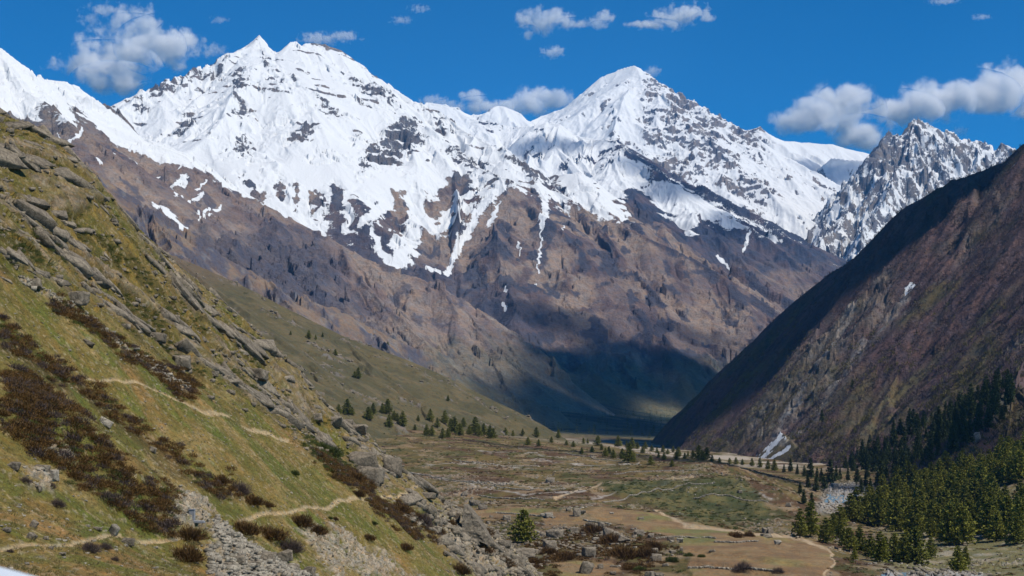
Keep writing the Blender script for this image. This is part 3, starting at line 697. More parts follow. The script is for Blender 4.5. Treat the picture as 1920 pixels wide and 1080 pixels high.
c = mix(c, lin(.42, .37, .31), sstep(0, .2, V(70, 4, 540) * .6 + .12) * sstep(2600, 1900, vl.Y) * sstep(1250, 1500, vl.Y) * .7)   # pale river gravel far up
far_green = mix(lin(.020, .035, .028), lin(.085, .085, .05), sstep(-.1, .25, V(120, 5, 541)))
c = mix(c, far_green, sstep(2300, 2900, vl.Y))
pale = 1.0 - linesd(vpx + V(100, 3, 4) * 6, vpy, [(1040, 722), (1090, 735), (1150, 748), (1220, 757), (1290, 757)]) / 5
c = mix(c, lin(.27, .23, .21), np.clip(pale, 0, 1) * sstep(2900, 3300, vl.Y) * .8)
c = mix(c, mix(lin(.13, .12, .105), lin(.28, .26, .235), sstep(.35, .75, fh)), river)
bank = sstep(1600, 1700, vpx)
c = mix(c, mix(lin(.15, .135, .06), lin(.27, .235, .17), sstep(0, .3, V(14, 5, 528))), bank * (1 - river) * sstep(1000, 600, vl.Y))
vl.prep()
M_VAL = terrain_mat("valley_ground", .9, False, .8, .42)
vl.build("valley_floor", M_VAL, c)

# ------------------------------------------------------------------ green hill behind
gh = Sheet(150, 1250, 900, 900, 2000, 420, True)
gh.ridges([(0.45, [(0, 300, 1750), (200, 410, 1650), (320, 478, 1600), (400, 510, 1590), (470, 542, 1580), (560, 590, 1570), (640, 628, 1560), (700, 650, 1560), (760, 672, 1560), (830, 702, 1560), (900, 738, 1560), (960, 766, 1560), (1010, 792, 1560), (1045, 818, 1560), (1080, 850, 1560)]),
           (0.45, [(320, 478, 1600), (470, 590, 1380), (600, 690, 1250)]), (0.5, [(640, 628, 1560), (700, 690, 1420), (800, 760, 1320)])], 1.5, .55)
gh.Z = np.maximum(gh.Z, -150)
ggx, ggy = gh.grad()
h, rd = erode(gh.X, gh.Y, ggx, ggy, 110, 5, 0.022, 611)
gfade = sstep(0, 80, gh.D) * .8 + .2
gh.Z += h * gfade + fbm(gh.X / 50, gh.Y / 50, 5, 619) * 4 * gfade
def G(sc, o=4, seed=0): return fbm(gh.X / sc, gh.Y / sc, o, seed)
gpx, gpy = gh.screen()
talus = sstep(.1, .3, G(50, 4, 631)) * sstep(0, .3, G(16, 4, 632) + .1)
fh, fc = facets(gh.X / 5, gh.Y / 7, 27, .9)
gh.Z += (fh - .4) * 3.0 * talus
c = mix(lin(.125, .115, .060), lin(.095, .095, .052), sstep(-.25, .25, G(60, 5, 621)))
c = mix(c, lin(.165, .145, .085), sstep(.05, .3, G(35, 5, 622)) * .6)
c = mix(c, lin(.07, .072, .045), sstep(.15, .35, G(14, 4, 623)) * .6)
c = mix(c, lin(.20, .19, .175), talus * sstep(.3, .6, fh) * .85)
c = mix(c, lin(.155, .125, .09), sstep(560, 500, gpy) * .7)
c = c * np.array([.80, .72, .66], f32)
gh.prep()
gh.build("hill", terrain_mat("hill_grass", 1.6, False, .7, .32), c)

# ------------------------------------------------------------------ near hillside on the left
HPTS = [(0, 1075, 85), (0, 1030, 95), (0, 900, 112), (0, 700, 135), (0, 540, 160), (0, 380, 190), (0, 266, 218), (-150, 1060, 70), (-150, 540, 140), (-150, 185, 225), (-300, 300, 150),
 (200, 1200, 70), (500, 1230, 85), (800, 1230, 120), (1000, 1200, 230),
 (240, 1010, 120), (330, 1075, 108), (120, 1040, 98), (430, 1040, 132), (400, 985, 142), (350, 960, 150), (200, 800, 132), (300, 900, 142), (500, 960, 175), (600, 945, 200), (700, 935, 240), (765, 925, 280),
 (450, 830, 190), (560, 840, 225), (300, 690, 190), (400, 760, 200), (150, 570, 182), (150, 390, 222), (100, 480, 195), (300, 490, 258), (230, 560, 215), (400, 570, 275), (500, 650, 288), (400, 660, 240), (500, 750, 250), (610, 762, 300), (560, 700, 292), (680, 812, 318), (740, 872, 322), (640, 860, 280),
 (150, 310, 238), (880, 1000, 305), (760, 1000, 235), (650, 1065, 180), (850, 1085, 245), (560, 1085, 140), (700, 1050, 205), (960, 1030, 370), (830, 940, 345), (900, 1080, 285), (1000, 1090, 340),
 # ground falling away out of sight behind the crest
 (0, 420, 330), (150, 560, 340), (300, 680, 350), (400, 720, 360), (500, 790, 370), (610, 870, 380), (700, 910, 390), (780, 960, 400), (880, 1010, 410), (960, 1070, 430), (1050, 1120, 430), (300, 800, 460), (0, 700, 470), (600, 960, 470), (1100, 1160, 470), (1100, 1200, 380)]
hl = Sheet(-40, 1120, 1250, 58, 470, 1150, True)
hl.rbf(HPTS, 1e-3)
def H(sc, o=4, seed=0, ax=1.0): return fbm(hl.X / sc, hl.Y / sc / ax, o, seed)
hpx, hpy = hl.screen()
# rotated coordinates: a runs down along the rock ribs, b across them
A_ = hl.X * .41 + hl.Y * .91; B_ = hl.X * .91 - hl.Y * .41
wx = hpx + fbm(A_ / 14, B_ / 6, 4, 71) * 46; wy = hpy + fbm(A_ / 14, B_ / 6, 4, 72) * 46
cragz = sstep(-25, 30, polysd(wx, wy, [(-200, 0), (0, 220), (150, 300), (300, 480), (420, 570), (520, 640), (620, 770), (700, 830), (770, 900), (745, 930), (690, 905), (620, 850), (560, 835), (430, 750), (330, 670), (200, 590), (100, 540), (0, 500), (-200, 480)]))
nose = sstep(-18, 20, polysd(wx, wy, [(620, 770), (700, 820), (780, 920), (900, 980), (960, 1020), (1000, 1085), (860, 1085), (800, 1010), (740, 960), (690, 900), (640, 850)]))
slab = sstep(.44, .62, ridged(A_ / 34, B_ / 8.5, 3, 73) + .28 * fbm(A_ / 10, B_ / 5, 3, 74) + .06) * cragz
slab = np.maximum(slab, nose * sstep(-.05, .2, H(9, 4, 75)))
f1, e1 = facets(A_ / 11 + H(12, 3, 1) * .5, B_ / 5.5 + H(7, 3, 2) * .5, 81, .9)
f2, e2 = facets(A_ / 3.2 + H(4, 3, 3) * .5, B_ / 1.6 + H(4, 3, 4) * .5, 82, .9)
hl.Z += H(24, 5, 701) * 1.4 + H(5, 3, 702) * .22
hl.Zb = hl.Z.copy(); DP = np.zeros_like(hl.Z)
DP += slab * (.35 + (f1 - .4) * .9 + (f2 - .5) * .3 + H(5, 4, 79) * .5)
DP += cragz * (1 - slab) * np.clip(f2 - .55, 0, 1) * .9
# paths cut into the slope
PATHS = [([(-60, 1034), (0, 1030), (60, 1024), (140, 1016), (220, 1010), (300, 1008), (345, 998)], 3.2), ([(450, 976), (520, 966), (600, 948), (660, 938), (700, 935), (740, 932), (768, 922), (790, 905)], 3.4),
         ([(150, 706), (200, 712), (250, 722), (290, 735), (350, 752), (400, 775), (470, 800), (540, 830)], 2.0)]
path = np.zeros_like(DP)
for p, w in PATHS: path = np.maximum(path, np.clip(1.6 - linesd(hpx, hpy + H(6, 3, 5) * 5, p) / w, 0, 1))
wallz = np.clip(1.5 - linesd(hpx + H(6, 3, 15) * 10, hpy, [(40, 520), (110, 560), (180, 605), (250, 660), (310, 705), (350, 730)]) / 5, 0, 1)
RUB = [[(385, 985), (420, 985), (450, 1010), (520, 1045), (600, 1085), (400, 1085), (390, 1030)], [(600, 1060), (560, 1010), (620, 1010), (720, 1050), (800, 1085), (620, 1085)], [(540, 985), (620, 985), (700, 1030), (790, 1085), (700, 1085), (600, 1030)],
       [(800, 960), (850, 960), (930, 975), (990, 1000), (1020, 1085), (900, 1085), (840, 1030)], [(330, 925), (350, 915), (400, 960), (390, 990), (340, 985), (310, 960)], [(40, 880), (110, 890), (105, 925), (50, 920)], [(100, 820), (140, 840), (140, 870), (90, 860)]]
rub = np.zeros_like(hl.Z)
rwx = hpx + H(7, 4, 21) * 40; rwy = hpy + H(7, 4, 22) * 30
for p in RUB: rub = np.maximum(rub, sstep(-8, 10, polysd(rwx, rwy, p)))
rub = np.maximum(rub, wallz * .9)
f3, e3 = facets(hl.X / .55, hl.Y / .8, 83, 1.0)
DP += rub * (f3 - .3) * .55 + (1 - rub) * np.clip(f3 - .8, 0, 1) * .3 * sstep(0, .25, H(9, 3, 23))
DP -= path * .12
hc = mix(lin(.155, .130, .042), lin(.105, .115, .030), sstep(-.25, .25, H(13, 5, 721)))
hc = mix(hc, lin(.235, .185, .085), sstep(.0, .3, H(7, 5, 722)) * .7)
hc = mix(hc, lin(.26, .155, .075), sstep(.0, .35, H(10, 5, 723) + sstep(900, 1000, hpy) * sstep(330, 200, hpx) * .3 - .08) * .6)
hc = mix(hc, lin(.10, .13, .028), sstep(.1, .35, H(6, 5, 724)) * .7)
scrub = sstep(.02, .2, fbm(A_ / 12, B_ / 5, 5, 725)) * sstep(-30, 40, polysd(wx, wy, [(-200, 0), (0, 220), (300, 480), (620, 770), (700, 850), (600, 860), (400, 760), (150, 590), (0, 540), (-200, 500)]))
hc = mix(hc, lin(.075, .066, .022), scrub * .9)
hc = mix(hc, lin(.10, .085, .028), cragz * .5 * (1 - scrub))
hc = mix(hc, lin(.22, .165, .045), cragz * sstep(.2, .35, H(4, 4, 726)) * .7)
for p in ([(0, 620), (60, 655), (130, 700), (200, 745), (260, 800), (330, 860), (420, 920), (500, 950), (440, 960), (350, 900), (240, 830), (140, 750), (0, 660)],):
    hc = mix(hc, lin(.075, .058, .028), sstep(-6, 14, polysd(rwx, rwy, p)) * .7)
rockc = mix(lin(.235, .20, .155), lin(.135, .115, .09), sstep(-.3, .3, fbm(A_ / 5, B_ / 1.8, 5, 731)))
rockc = mix(rockc, lin(.09, .085, .08), sstep(.15, .4, fbm(A_ / 3, B_ / 1.2, 4, 732)) * .6)
hc = mix(hc, rockc, slab * (.35 + .65 * sstep(-.1, .25, fbm(A_ / 3, B_ / 1.5, 4, 735))))
hc = mix(hc, mix(lin(.22, .205, .185), lin(.38, .35, .32), _rnd(np.floor(hl.X / .55 + .3).astype(np.int32), np.floor(hl.Y / .8).astype(np.int32), 5)), rub * sstep(.15, .5, f3) * .9)
hc = mix(hc, lin(.34, .30, .24), (1 - rub) * sstep(.97, .99, f3) * .4)
hc = hc * np.array([.92, .83, .68], f32)
hc = mix(hc, lin(.33, .25, .14), path)
hl.prep()
hl.Zg = hl.Zb + DP
hl.X0, hl.Y0 = hl.X, hl.Y
hl.push(DP)
hl.build("hillside", terrain_mat("hillside_grass", .30, False, .9, .75), hc)

# ------------------------------------------------------------------ clouds and air
def box_mesh(name, x0, x1, y0, y1, z0, z1):
    co = np.array([(x, y, z) for x in (x0, x1) for y in (y0, y1) for z in (z0, z1)], f32)
    q = np.array([(0, 1, 3, 2), (4, 6, 7, 5), (0, 4, 5, 1), (2, 3, 7, 6), (0, 2, 6, 4), (1, 5, 7, 3)])
    return raw_mesh(name, co.reshape(-1), q)
def hull_mesh(name, lobes, grow=1.12):
    """closed hull: one rounded ellipsoid per lobe"""
    cs, qs, n = [], [], 0
    nu, nv = 18, 10
    for (x, y, z, rx, ry, rz) in lobes:
        u = np.linspace(0, 2 * np.pi, nu, endpoint=False); v = np.linspace(0, np.pi, nv + 1)
        vv, uu = np.meshgrid(v, u, indexing='ij')
        co = np.stack([x + grow * rx * np.sin(vv) * np.cos(uu), y + grow * ry * np.sin(vv) * np.sin(uu), z + grow * rz * np.cos(vv)], -1).reshape(-1, 3)
        i = np.arange((nv + 1) * nu).reshape(nv + 1, nu); j = np.roll(i, -1, axis=1)
        qs.append(np.stack([i[:-1], i[1:], j[1:], j[:-1]], -1).reshape(-1, 4) + n); cs.append(co); n += len(co)
    return raw_mesh(name, np.concatenate(cs).astype(f32).reshape(-1), np.concatenate(qs))
def cloud_mat(name, lobes, dens, nscale, amt, col=(.995, .995, 1.0)):
    m, t = new_mat(name)
    geo = t.nodes.new("ShaderNodeTexCoord"); pos = geo.outputs['Object']
    w = t.nodes.new("ShaderNodeTexNoise"); w.inputs['Scale'].default_value = nscale * .8; w.inputs['Detail'].default_value = 2
    t.links.new(pos, w.inputs['Vector'])
    best = None
    for (x, y, z, rx, ry, rz) in lobes:
        mp = t.nodes.new("ShaderNodeMapping"); mp.vector_type = 'POINT'
        mp.inputs['Scale'].default_value = (1 / rx, 1 / ry, 1 / rz); mp.inputs['Location'].default_value = (-x / rx, -y / ry, -z / rz)
        t.links.new(pos, mp.inputs[0])
        ln = t.nodes.new("ShaderNodeVectorMath"); ln.operation = 'LENGTH'; t.links.new(mp.outputs[0], ln.inputs[0])
        v = math_node(t, 'SUBTRACT', 1.0, ln.outputs['Value'])
        best = v if best is None else math_node(t, 'SMOOTH_MAX', best, v, 0.25)
    n = noise_node(t, pos, nscale * 1.5, 8, 0.64)
    nn = maprange(t, n, 0.30, 0.70, amt * 1.1, -amt * .5)
    d = math_node(t, 'SUBTRACT', best, nn)
    d = maprange(t, d, 0.0, 0.5, 0, dens, True)
    pv = t.nodes.new("ShaderNodeVolumePrincipled")
    pv.inputs['Color'].default_value = (*col, 1); pv.inputs['Anisotropy'].default_value = 0.0
    t.links.new(d, pv.inputs['Density'])
    out = t.nodes.new("ShaderNodeOutputMaterial"); t.links.new(pv.outputs[0], out.inputs['Volume'])
    m.cycles.volume_step_rate = 0.25
    return m
CLOUD_D = 17500.0
CLOUDS = [
 ("big ragged grey-white cloud hanging left of the twin peaks", [(190, 122, 95, 36), (240, 90, 90, 50), (300, 85, 72, 45), (215, 150, 70, 28), (262, 40, 55, 32), (335, 90, 45, 40)], .011, .75),
 ("small torn wisp above the big left hand cloud", [(195, 18, 42, 16), (165, 36, 24, 12)], .005, .9),
 ("low cloud strip behind the left summit of the massif", [(600, 72, 46, 13), (645, 68, 34, 12)], .008, .75),
 ("puffy white cloud high in the middle of the sky", [(1010, 38, 48, 26), (1040, 30, 36, 22), (1075, 46, 34, 10), (992, 62, 18, 12)], .010, .65),
 ("small heart shaped cloud right of the high middle cloud", [(1118, 38, 22, 14), (1133, 30, 20, 18), (1126, 48, 18, 8)], .010, .65),
 ("long flat based cloud at the top right of centre", [(1260, 34, 50, 20), (1290, 22, 46, 20), (1215, 46, 48, 9), (1325, 34, 24, 10)], .010, .7),
 ("tiny lone cloud puff below the high middle cloud", [(1036, 98, 26, 12), (1042, 94, 16, 11)], .010, .6),
 ("rounded cloud bank behind the saddle left of the snow pyramid", [(1010, 190, 62, 32), (960, 200, 50, 20), (1050, 185, 36, 20), (885, 180, 28, 13), (905, 200, 50, 16)], .012, .55),
 ("pale cloud rising behind the massif's right shoulder", [(815, 190, 34, 14), (845, 200, 30, 12)], .008, .6),
 ("very small cloud puff beside the tip of the snow pyramid", [(1222, 134, 18, 13)], .008, .6),
 ("long heavy cloud bank over the right hand rocky peak", [(1500, 225, 60, 36), (1560, 210, 85, 52), (1610, 255, 70, 32), (1680, 205, 75, 30), (1740, 190, 75, 42), (1820, 180, 80, 40), (1890, 170, 80, 52), (1960, 170, 70, 50), (1600, 180, 55, 22)], .012, .5),
 ("thin grey cloud scrap right of the rocky peak", [(1795, 247, 26, 12)], .005, .7),
 ("faint diagonal wisp over the middle of the sky", [(752, 38, 24, 9), (785, 16, 24, 8)], .006, .8),
 ("faint short wisp right of the big left cloud", [(410, 38, 20, 9), (400, 95, 34, 14)], .005, .85),
 ("cloud edge entering at the top right of the sky", [(1770, 2, 34, 7), (1840, 32, 22, 7)], .006, .75),
]
def make_cloud(label, lobes, dist, thick=.8):
    s = dist / F
    cx = sum(l[0] for l in lobes) / len(lobes); cy = sum(l[1] for l in lobes) / len(lobes)
    L = [((a - cx) * s, 0.0, (cy - b) * s, rx * s * 1.12, max(ry, rx * .55) * s * thick, ry * s * 1.18) for a, b, rx, ry in lobes]
    return L, ((cx - CX) * s, dist, (YH - cy) * s)
for k, (label, lobes, dens, amt) in enumerate(CLOUDS):
    L, loc = make_cloud(label, lobes, CLOUD_D + k * 130)
    dens *= 1.0
    me = hull_mesh("cloud", L)
    big = max(l[5] for l in L)
    me.materials.append(cloud_mat("cloud_vapour", L, dens, 1.0 / (big * 1.05), amt))
    o = bpy.data.objects.new("cloud", me); COL.objects.link(o); o.location = loc
    o["label"] = label; o["category"] = "cloud"; o["group"] = "clouds in the blue sky"

# clouds above the valley, outside the picture; they drop the shadows seen on the slopes
def shade_cloud(label, spots, alt=3500.0, dens=.012, amt=.55):
    L = []
    X0, Y0 = None, None
    for (x, y, z, rx, ry) in spots:
        k = (alt - z) / SUND.z
        X, Y = x + SUND.x * k, y + SUND.y * k
        if X0 is None: X0, Y0 = X, Y
        L.append((X - X0, Y - Y0, 0.0, rx, ry, 160.0))
    me = hull_mesh("cloud", L)
    me.materials.append(cloud_mat("cloud_vapour", L, dens, 1 / 380.0, amt))
    o = bpy.data.objects.new("cloud", me); COL.objects.link(o); o.location = (X0, Y0, alt)
    o["label"] = label; o["category"] = "cloud"; o["group"] = "clouds in the blue sky"
def WS(px, py, d, rx, ry): return (*W(px, py, d), rx, ry)
shade_cloud("cloud high over the middle of the valley keeping the valley head floor in shade", [WS(1120, 775, 3500, 480, 1000), WS(1180, 748, 4450, 460, 300), WS(1070, 742, 4200, 300, 320)], 3500, .02, .25)
shade_cloud("thin cloud over the valley head streaking shade up the brown mountain foot", [WS(1150, 665, 4600, 400, 260), WS(1020, 620, 4700, 260, 160), WS(1330, 640, 4800, 260, 160)], 3500, .0075, .6)
shade_cloud("cloud high over the back ridge turning its near snow face blue", [WS(1250, 390, 7900, 330, 420), WS(1190, 330, 8250, 260, 300), WS(1360, 450, 7500, 260, 330), WS(1040, 270, 8700, 420, 260)], 3500, .006, .3)
shade_cloud("cloud high over the right hand ridge shading its steep flank", [WS(1420, 690, 2230, 220, 330), WS(1600, 530, 2150, 210, 240), WS(1320, 780, 2350, 180, 240), WS(1760, 400, 2030, 190, 170), WS(1510, 610, 2180, 200, 240)], 3500, .0075, .5)
shade_cloud("cloud over the plateau rim and the dark wood by the river", [WS(1230, 858, 1080, 150, 60), WS(1450, 880, 1000, 120, 70), WS(1580, 895, 1050, 100, 90), WS(1100, 850, 1120, 110, 35)], 3500, .022, .12)
shade_cloud("cloud shading the snow slope below the far ridge", [WS(1540, 330, 11000, 520, 500)], 3600, .008)

hz = bpy.data.objects.new("haze", box_mesh("haze", -9000, 9000, -400, 14200, -420, 3150))
COL.objects.link(hz); hz["kind"] = "stuff"; hz["label"] = "thin blue mountain air filling the valley"
hm, t = new_mat("thin_air")
pv = t.nodes.new("ShaderNodeVolumePrincipled")
pv.inputs['Color'].default_value = (.16, .48, 1.0, 1); pv.inputs['Density'].default_value = 2.0e-5; pv.inputs['Anisotropy'].default_value = 0.0
out = t.nodes.new("ShaderNodeOutputMaterial"); t.links.new(pv.outputs[0], out.inputs['Volume'])
hz.data.materials.append(hm)

# ------------------------------------------------------------------ plants and stones
RNG = np.random.default_rng(7)
SHEETS = [hl, vl, gh, rt, sh]
def ground(px, py, only=None):
    best = None
    for s in (only or SHEETS):
        h = s.hit(px, py)
        if h and (best is None or h[1] < best[1]): best = h
    return best
def leaf_mat(name, a, b, rough=.8, trans=.15):
    m, t = new_mat(name)
    oi = t.nodes.new("ShaderNodeObjectInfo"); at = t.nodes.new("ShaderNodeAttribute"); at.attribute_name = "tone"
    geo = t.nodes.new("ShaderNodeNewGeometry")
    n = noise_node(t, geo.outputs['Position'], .55, 3, .6)
    f = math_node(t, 'ADD', math_node(t, 'MULTIPLY', at.outputs['Fac'], .55), math_node(t, 'MULTIPLY', oi.outputs['Random'], .3))
    f = math_node(t, 'ADD', f, maprange(t, n, .3, .7, -.12, .27))
    c = mixcol(t, f, a, b)
    bs = t.nodes.new("ShaderNodeBsdfPrincipled"); bs.inputs['Roughness'].default_value = rough
    bs.inputs['Specular IOR Level'].default_value = .2
    t.links.new(c, bs.inputs['Base Color'])
    tr = t.nodes.new("ShaderNodeBsdfTranslucent"); t.links.new(c, tr.inputs[0])
    mx = t.nodes.new("ShaderNodeMixShader"); mx.inputs[0].default_value = trans
    t.links.new(bs.outputs[0], mx.inputs[1]); t.links.new(tr.outputs[0], mx.inputs[2])
    out = t.nodes.new("ShaderNodeOutputMaterial"); t.links.new(mx.outputs[0], out.inputs[0])
    return m
def rock_mat(name, a, b, c3):
    m, t = new_mat(name)
    tc = t.nodes.new("ShaderNodeNewGeometry"); oi = t.nodes.new("ShaderNodeObjectInfo")
    at = t.nodes.new("ShaderNodeAttribute"); at.attribute_name = "tone"
    n1 = noise_node(t, tc.outputs['Position'], 1.3, 8, .75); n2 = noise_node(t, tc.outputs['Position'], .5, 4, .6)
    f = math_node(t, 'ADD', maprange(t, n1, .35, .65, -.2, .75), math_node(t, 'MULTIPLY', at.outputs['Fac'], .5))
    c = mixcol(t, f, a, b)
    c = mixcol(t, maprange(t, n2, .5, .68, 0, .65), c, c3)
    bs = t.nodes.new("ShaderNodeBsdfPrincipled"); bs.inputs['Roughness'].default_value = .93; bs.inputs['Specular IOR Level'].default_value = .2
    vo = t.nodes.new("ShaderNodeTexVoronoi"); vo.feature = 'DISTANCE_TO_EDGE'; vo.inputs['Scale'].default_value = .75
    wv = t.nodes.new("ShaderNodeVectorMath"); wv.operation = 'ADD'; t.links.new(tc.outputs['Position'], wv.inputs[0])
    nz = t.nodes.new("ShaderNodeTexNoise"); nz.inputs['Scale'].default_value = .9; t.links.new(tc.outputs['Position'], nz.inputs['Vector']); t.links.new(nz.outputs['Color'], wv.inputs[1]); t.links.new(wv.outputs[0], vo.inputs['Vector'])
    c = mixcol(t, maprange(t, vo.outputs['Distance'], 0.0, .05, .75, 0), c, (.045, .038, .028))
    bp = t.nodes.new("ShaderNodeBump"); bp.inputs['Strength'].default_value = .8; bp.inputs['Distance'].default_value = .5
    t.links.new(n1, bp.inputs['Height']); t.links.new(bp.outputs[0], bs.inputs['Normal']); t.links.new(c, bs.inputs['Base Color'])
    out = t.nodes.new("ShaderNodeOutputMaterial"); t.links.new(bs.outputs[0], out.inputs[0])
    return m
M_PINE = leaf_mat("pine_needles", (.020, .042, .010), (.26, .245, .036))
M_DARKPINE = leaf_mat("fir_needles", (.014, .032, .014), (.085, .105, .030))
M_BARK = leaf_mat("bark", (.09, .06, .045), (.16, .12, .09), .95, 0)
M_SHRUB = leaf_mat("rusty_shrub_twigs", (.036, .024, .014), (.18, .095, .026), .9, .1)
M_PURPLE = leaf_mat("bare_shrub_twigs", (.055, .040, .038), (.125, .088, .070), .9, .05)
M_GREENSH = leaf_mat("green_shrub_leaves", (.030, .045, .014), (.115, .130, .030), .85, .15)
M_BIRCH = leaf_mat("birch_twigs", (.064, .048, .054), (.150, .115, .112), .95, .05)
M_BUD = leaf_mat("birch_buds", (.085, .078, .035), (.16, .14, .05), .95, .1)
M_GRASS = leaf_mat("grass_tufts", (.075, .080, .018), (.27, .21, .085), .9, .2)
M_ROCK = rock_mat("grey_boulder", (.12, .10, .075), (.30, .25, .185), (.085, .072, .054))
M_PALE = rock_mat("pale_boulder", (.19, .165, .13), (.44, .39, .31), (.13, .115, .09))
M_ORANGE = rock_mat("orange_boulder", (.42, .22, .12), (.55, .33, .20), (.33, .20, .14))

def tri_mesh(name, V3, T, mat, tone=None, smooth=False):
    me = raw_mesh(name, V3.astype(f32).reshape(-1), T, smooth, 3)
    a = me.attributes.new("tone", 'FLOAT', 'POINT')
    a.data.foreach_set("value", (np.zeros(len(V3), f32) if tone is None else tone.astype(f32)))
    me.materials.append(mat)
    return me
def rand_unit(n, rng=RNG):
    v = rng.normal(size=(n, 3)); return v / np.linalg.norm(v, axis=1, keepdims=True)
def blades(P, D, L, Wd, rng=RNG, droop=0.0):
    """one slim leaf triangle pair per point: base P, direction D, length L, width Wd"""
    n = len(P)
    s = np.cross(D, rand_unit(n, rng)); s /= np.linalg.norm(s, axis=1, keepdims=True) + 1e-6
    L = np.broadcast_to(L, (n,))[:, None]; Wd = np.broadcast_to(Wd, (n,))[:, None]
    a = P - s * Wd * .5; b = P + s * Wd * .5; m = P + D * L * .6
    c = P + D * L; c[:, 2] -= (droop * L[:, 0])
    V3 = np.stack([a, b, m + s * Wd * .55, c, m - s * Wd * .55], 1).reshape(-1, 3)
    i = np.arange(n)[:, None] * 5
    T = np.concatenate([i + [0, 1, 2], i + [0, 2, 4], i + [4, 2, 3]], 0)
    return V3, T
def spikes(P, D, L, Wd, rng=RNG):
    n = len(P)
    s = np.cross(D, rand_unit(n, rng)); s /= np.linalg.norm(s, axis=1, keepdims=True) + 1e-6
    L = np.broadcast_to(L, (n,))[:, None]; Wd = np.broadcast_to(Wd, (n,))[:, None]
    V3 = np.stack([P - s * Wd, P + s * Wd, P + D * L], 1).reshape(-1, 3)
    return V3, np.arange(n * 3).reshape(-1, 3)
def conifer(h, w, seed, levels=15, nb=7, clumps=5, slim=False, ragged=.25):
    rng = np.random.default_rng(seed)
    P, D, L, W_, tn = [], [], [], [], []
    for k in range(levels):
        f = (k + rng.uniform(-.3, .3)) / levels
        f = min(max(f, 0.0), .985)
        z = h * (.10 + .90 * f)
        prof = (1 - f) ** (.75 if not slim else .85) * (.55 + .45 * min(1, f * 5 + .35))
        n = max(3, int(nb * (1.15 - f * .6)))
        a0 = rng.uniform(0, 6.28)
        for b in range(n):
            an = a0 + b * 6.283 / n + rng.uniform(-.35, .35)
            if rng.uniform() < .07: continue
            R = w * .5 * prof * rng.uniform(1 - ragged, 1 + ragged) + h * .015
            up = rng.uniform(-.05, .35) + f * .35
            d = np.array([math.cos(an), math.sin(an), up]); d /= np.linalg.norm(d)
            t0 = rng.uniform(0, 1)
            for c in range(clumps):
                q = (c + rng.uniform(.2, .9)) / clumps
                base = np.array([0, 0, z]) + d * R * q
                base[2] -= R * .16 * q * q
                for e in range(3):
                    dd = d * rng.uniform(.5, 1.1) + rng.normal(size=3) * .5 + np.array([0, 0, .25])
                    P.append(base + rng.normal(size=3) * R * .05); D.append(dd / np.linalg.norm(dd))
                    L.append(h * rng.uniform(.05, .085) * (1.15 - .5 * f)); W_.append(h * rng.uniform(.026, .042)); tn.append(.25 + .35 * q + t0 * .3)
    for e in range(14):
        P.append(np.array([0, 0, h * rng.uniform(.93, .99)])); dd = np.array([rng.normal() * .35, rng.normal() * .35, 1]); D.append(dd / np.linalg.norm(dd)); L.append(h * .05); W_.append(h * .014); tn.append(.7)
    V3, T = blades(np.array(P), np.array(D), np.array(L), np.array(W_), rng, .12)
    return V3, T, np.repeat(np.array(tn), 5)
def trunk(h, r, seed):
    rng = np.random.default_rng(seed)
    n, m = 7, 7
    V3 = []
    for k in range(m):
        z = h * .94 * k / (m - 1) - .4 * (k == 0); rr = r * (1 - k / (m - 1)) ** .8 * (1.35 if k == 0 else 1) + .02
        ox, oy = rng.normal(size=2) * r * .15
        for i in range(n): V3.append((ox + rr * math.cos(i * 6.283 / n), oy + rr * math.sin(i * 6.283 / n), z))
    T = []
    for k in range(m - 1):
        for i in range(n):
            a, b = k * n + i, k * n + (i + 1) % n
            T += [(a, b, b + n), (a, b + n, a + n)]
    # a few bare limbs low down
    return np.array(V3), np.array(T)
PINES = []
for i in range(5):
    V3, T, tn = conifer(15, [10.5, 11.5, 9.5, 12.5, 10.0][i], 50 + i, 14, 9, 6)
    tv, tt = trunk(15, .28, i)
    PINES.append((tri_mesh("crown", V3, T, M_PINE, tn), tri_mesh("trunk", tv, tt, M_BARK), (V3, T, tn)))
FIRS = []
for i in range(4):
    V3, T, tn = conifer(15, [5.2, 6.0, 6.8, 5.6][i], 80 + i, 17, 7, 4, True, .35)
    tv, tt = trunk(15, .24, 20 + i)
    FIRS.append((tri_mesh("crown", V3, T, M_DARKPINE, tn), tri_mesh("trunk", tv, tt, M_BARK), (V3, T, tn)))
def put_tree(kind, px, py, hp=None, hm=None, label="", group=None, name="pine_tree", g=None):
    g = g or ground(px, py)
    if g is None: return None
    h = hm if hm else hp / F * g[1]
    pr = (PINES if kind == 'p' else FIRS); pr = pr[int(RNG.integers(len(pr)))]
    o = bpy.data.objects.new(name, None); COL.objects.link(o)
    o.location = (g[0], g[1], g[2] - .15); o.rotation_euler = (0, 0, RNG.uniform(0, 6.28))
    k = h / 15; wv = RNG.uniform(.88, 1.15)
    o.scale = (k * wv, k * wv, k); o.empty_display_size = .5
    o["label"] = label; o["category"] = "tree"
    if group: o["group"] = group
    for nm, me in (("crown", pr[0]), ("trunk", pr[1])):
        c = bpy.data.objects.new(nm, me); COL.objects.link(c); c.parent = o
    return o
ntree = 0
def trees(lst, kind, label, group, name="pine_tree"):
    for t_ in lst: put_tree(kind, *t_, label=label, group=group, name=name)
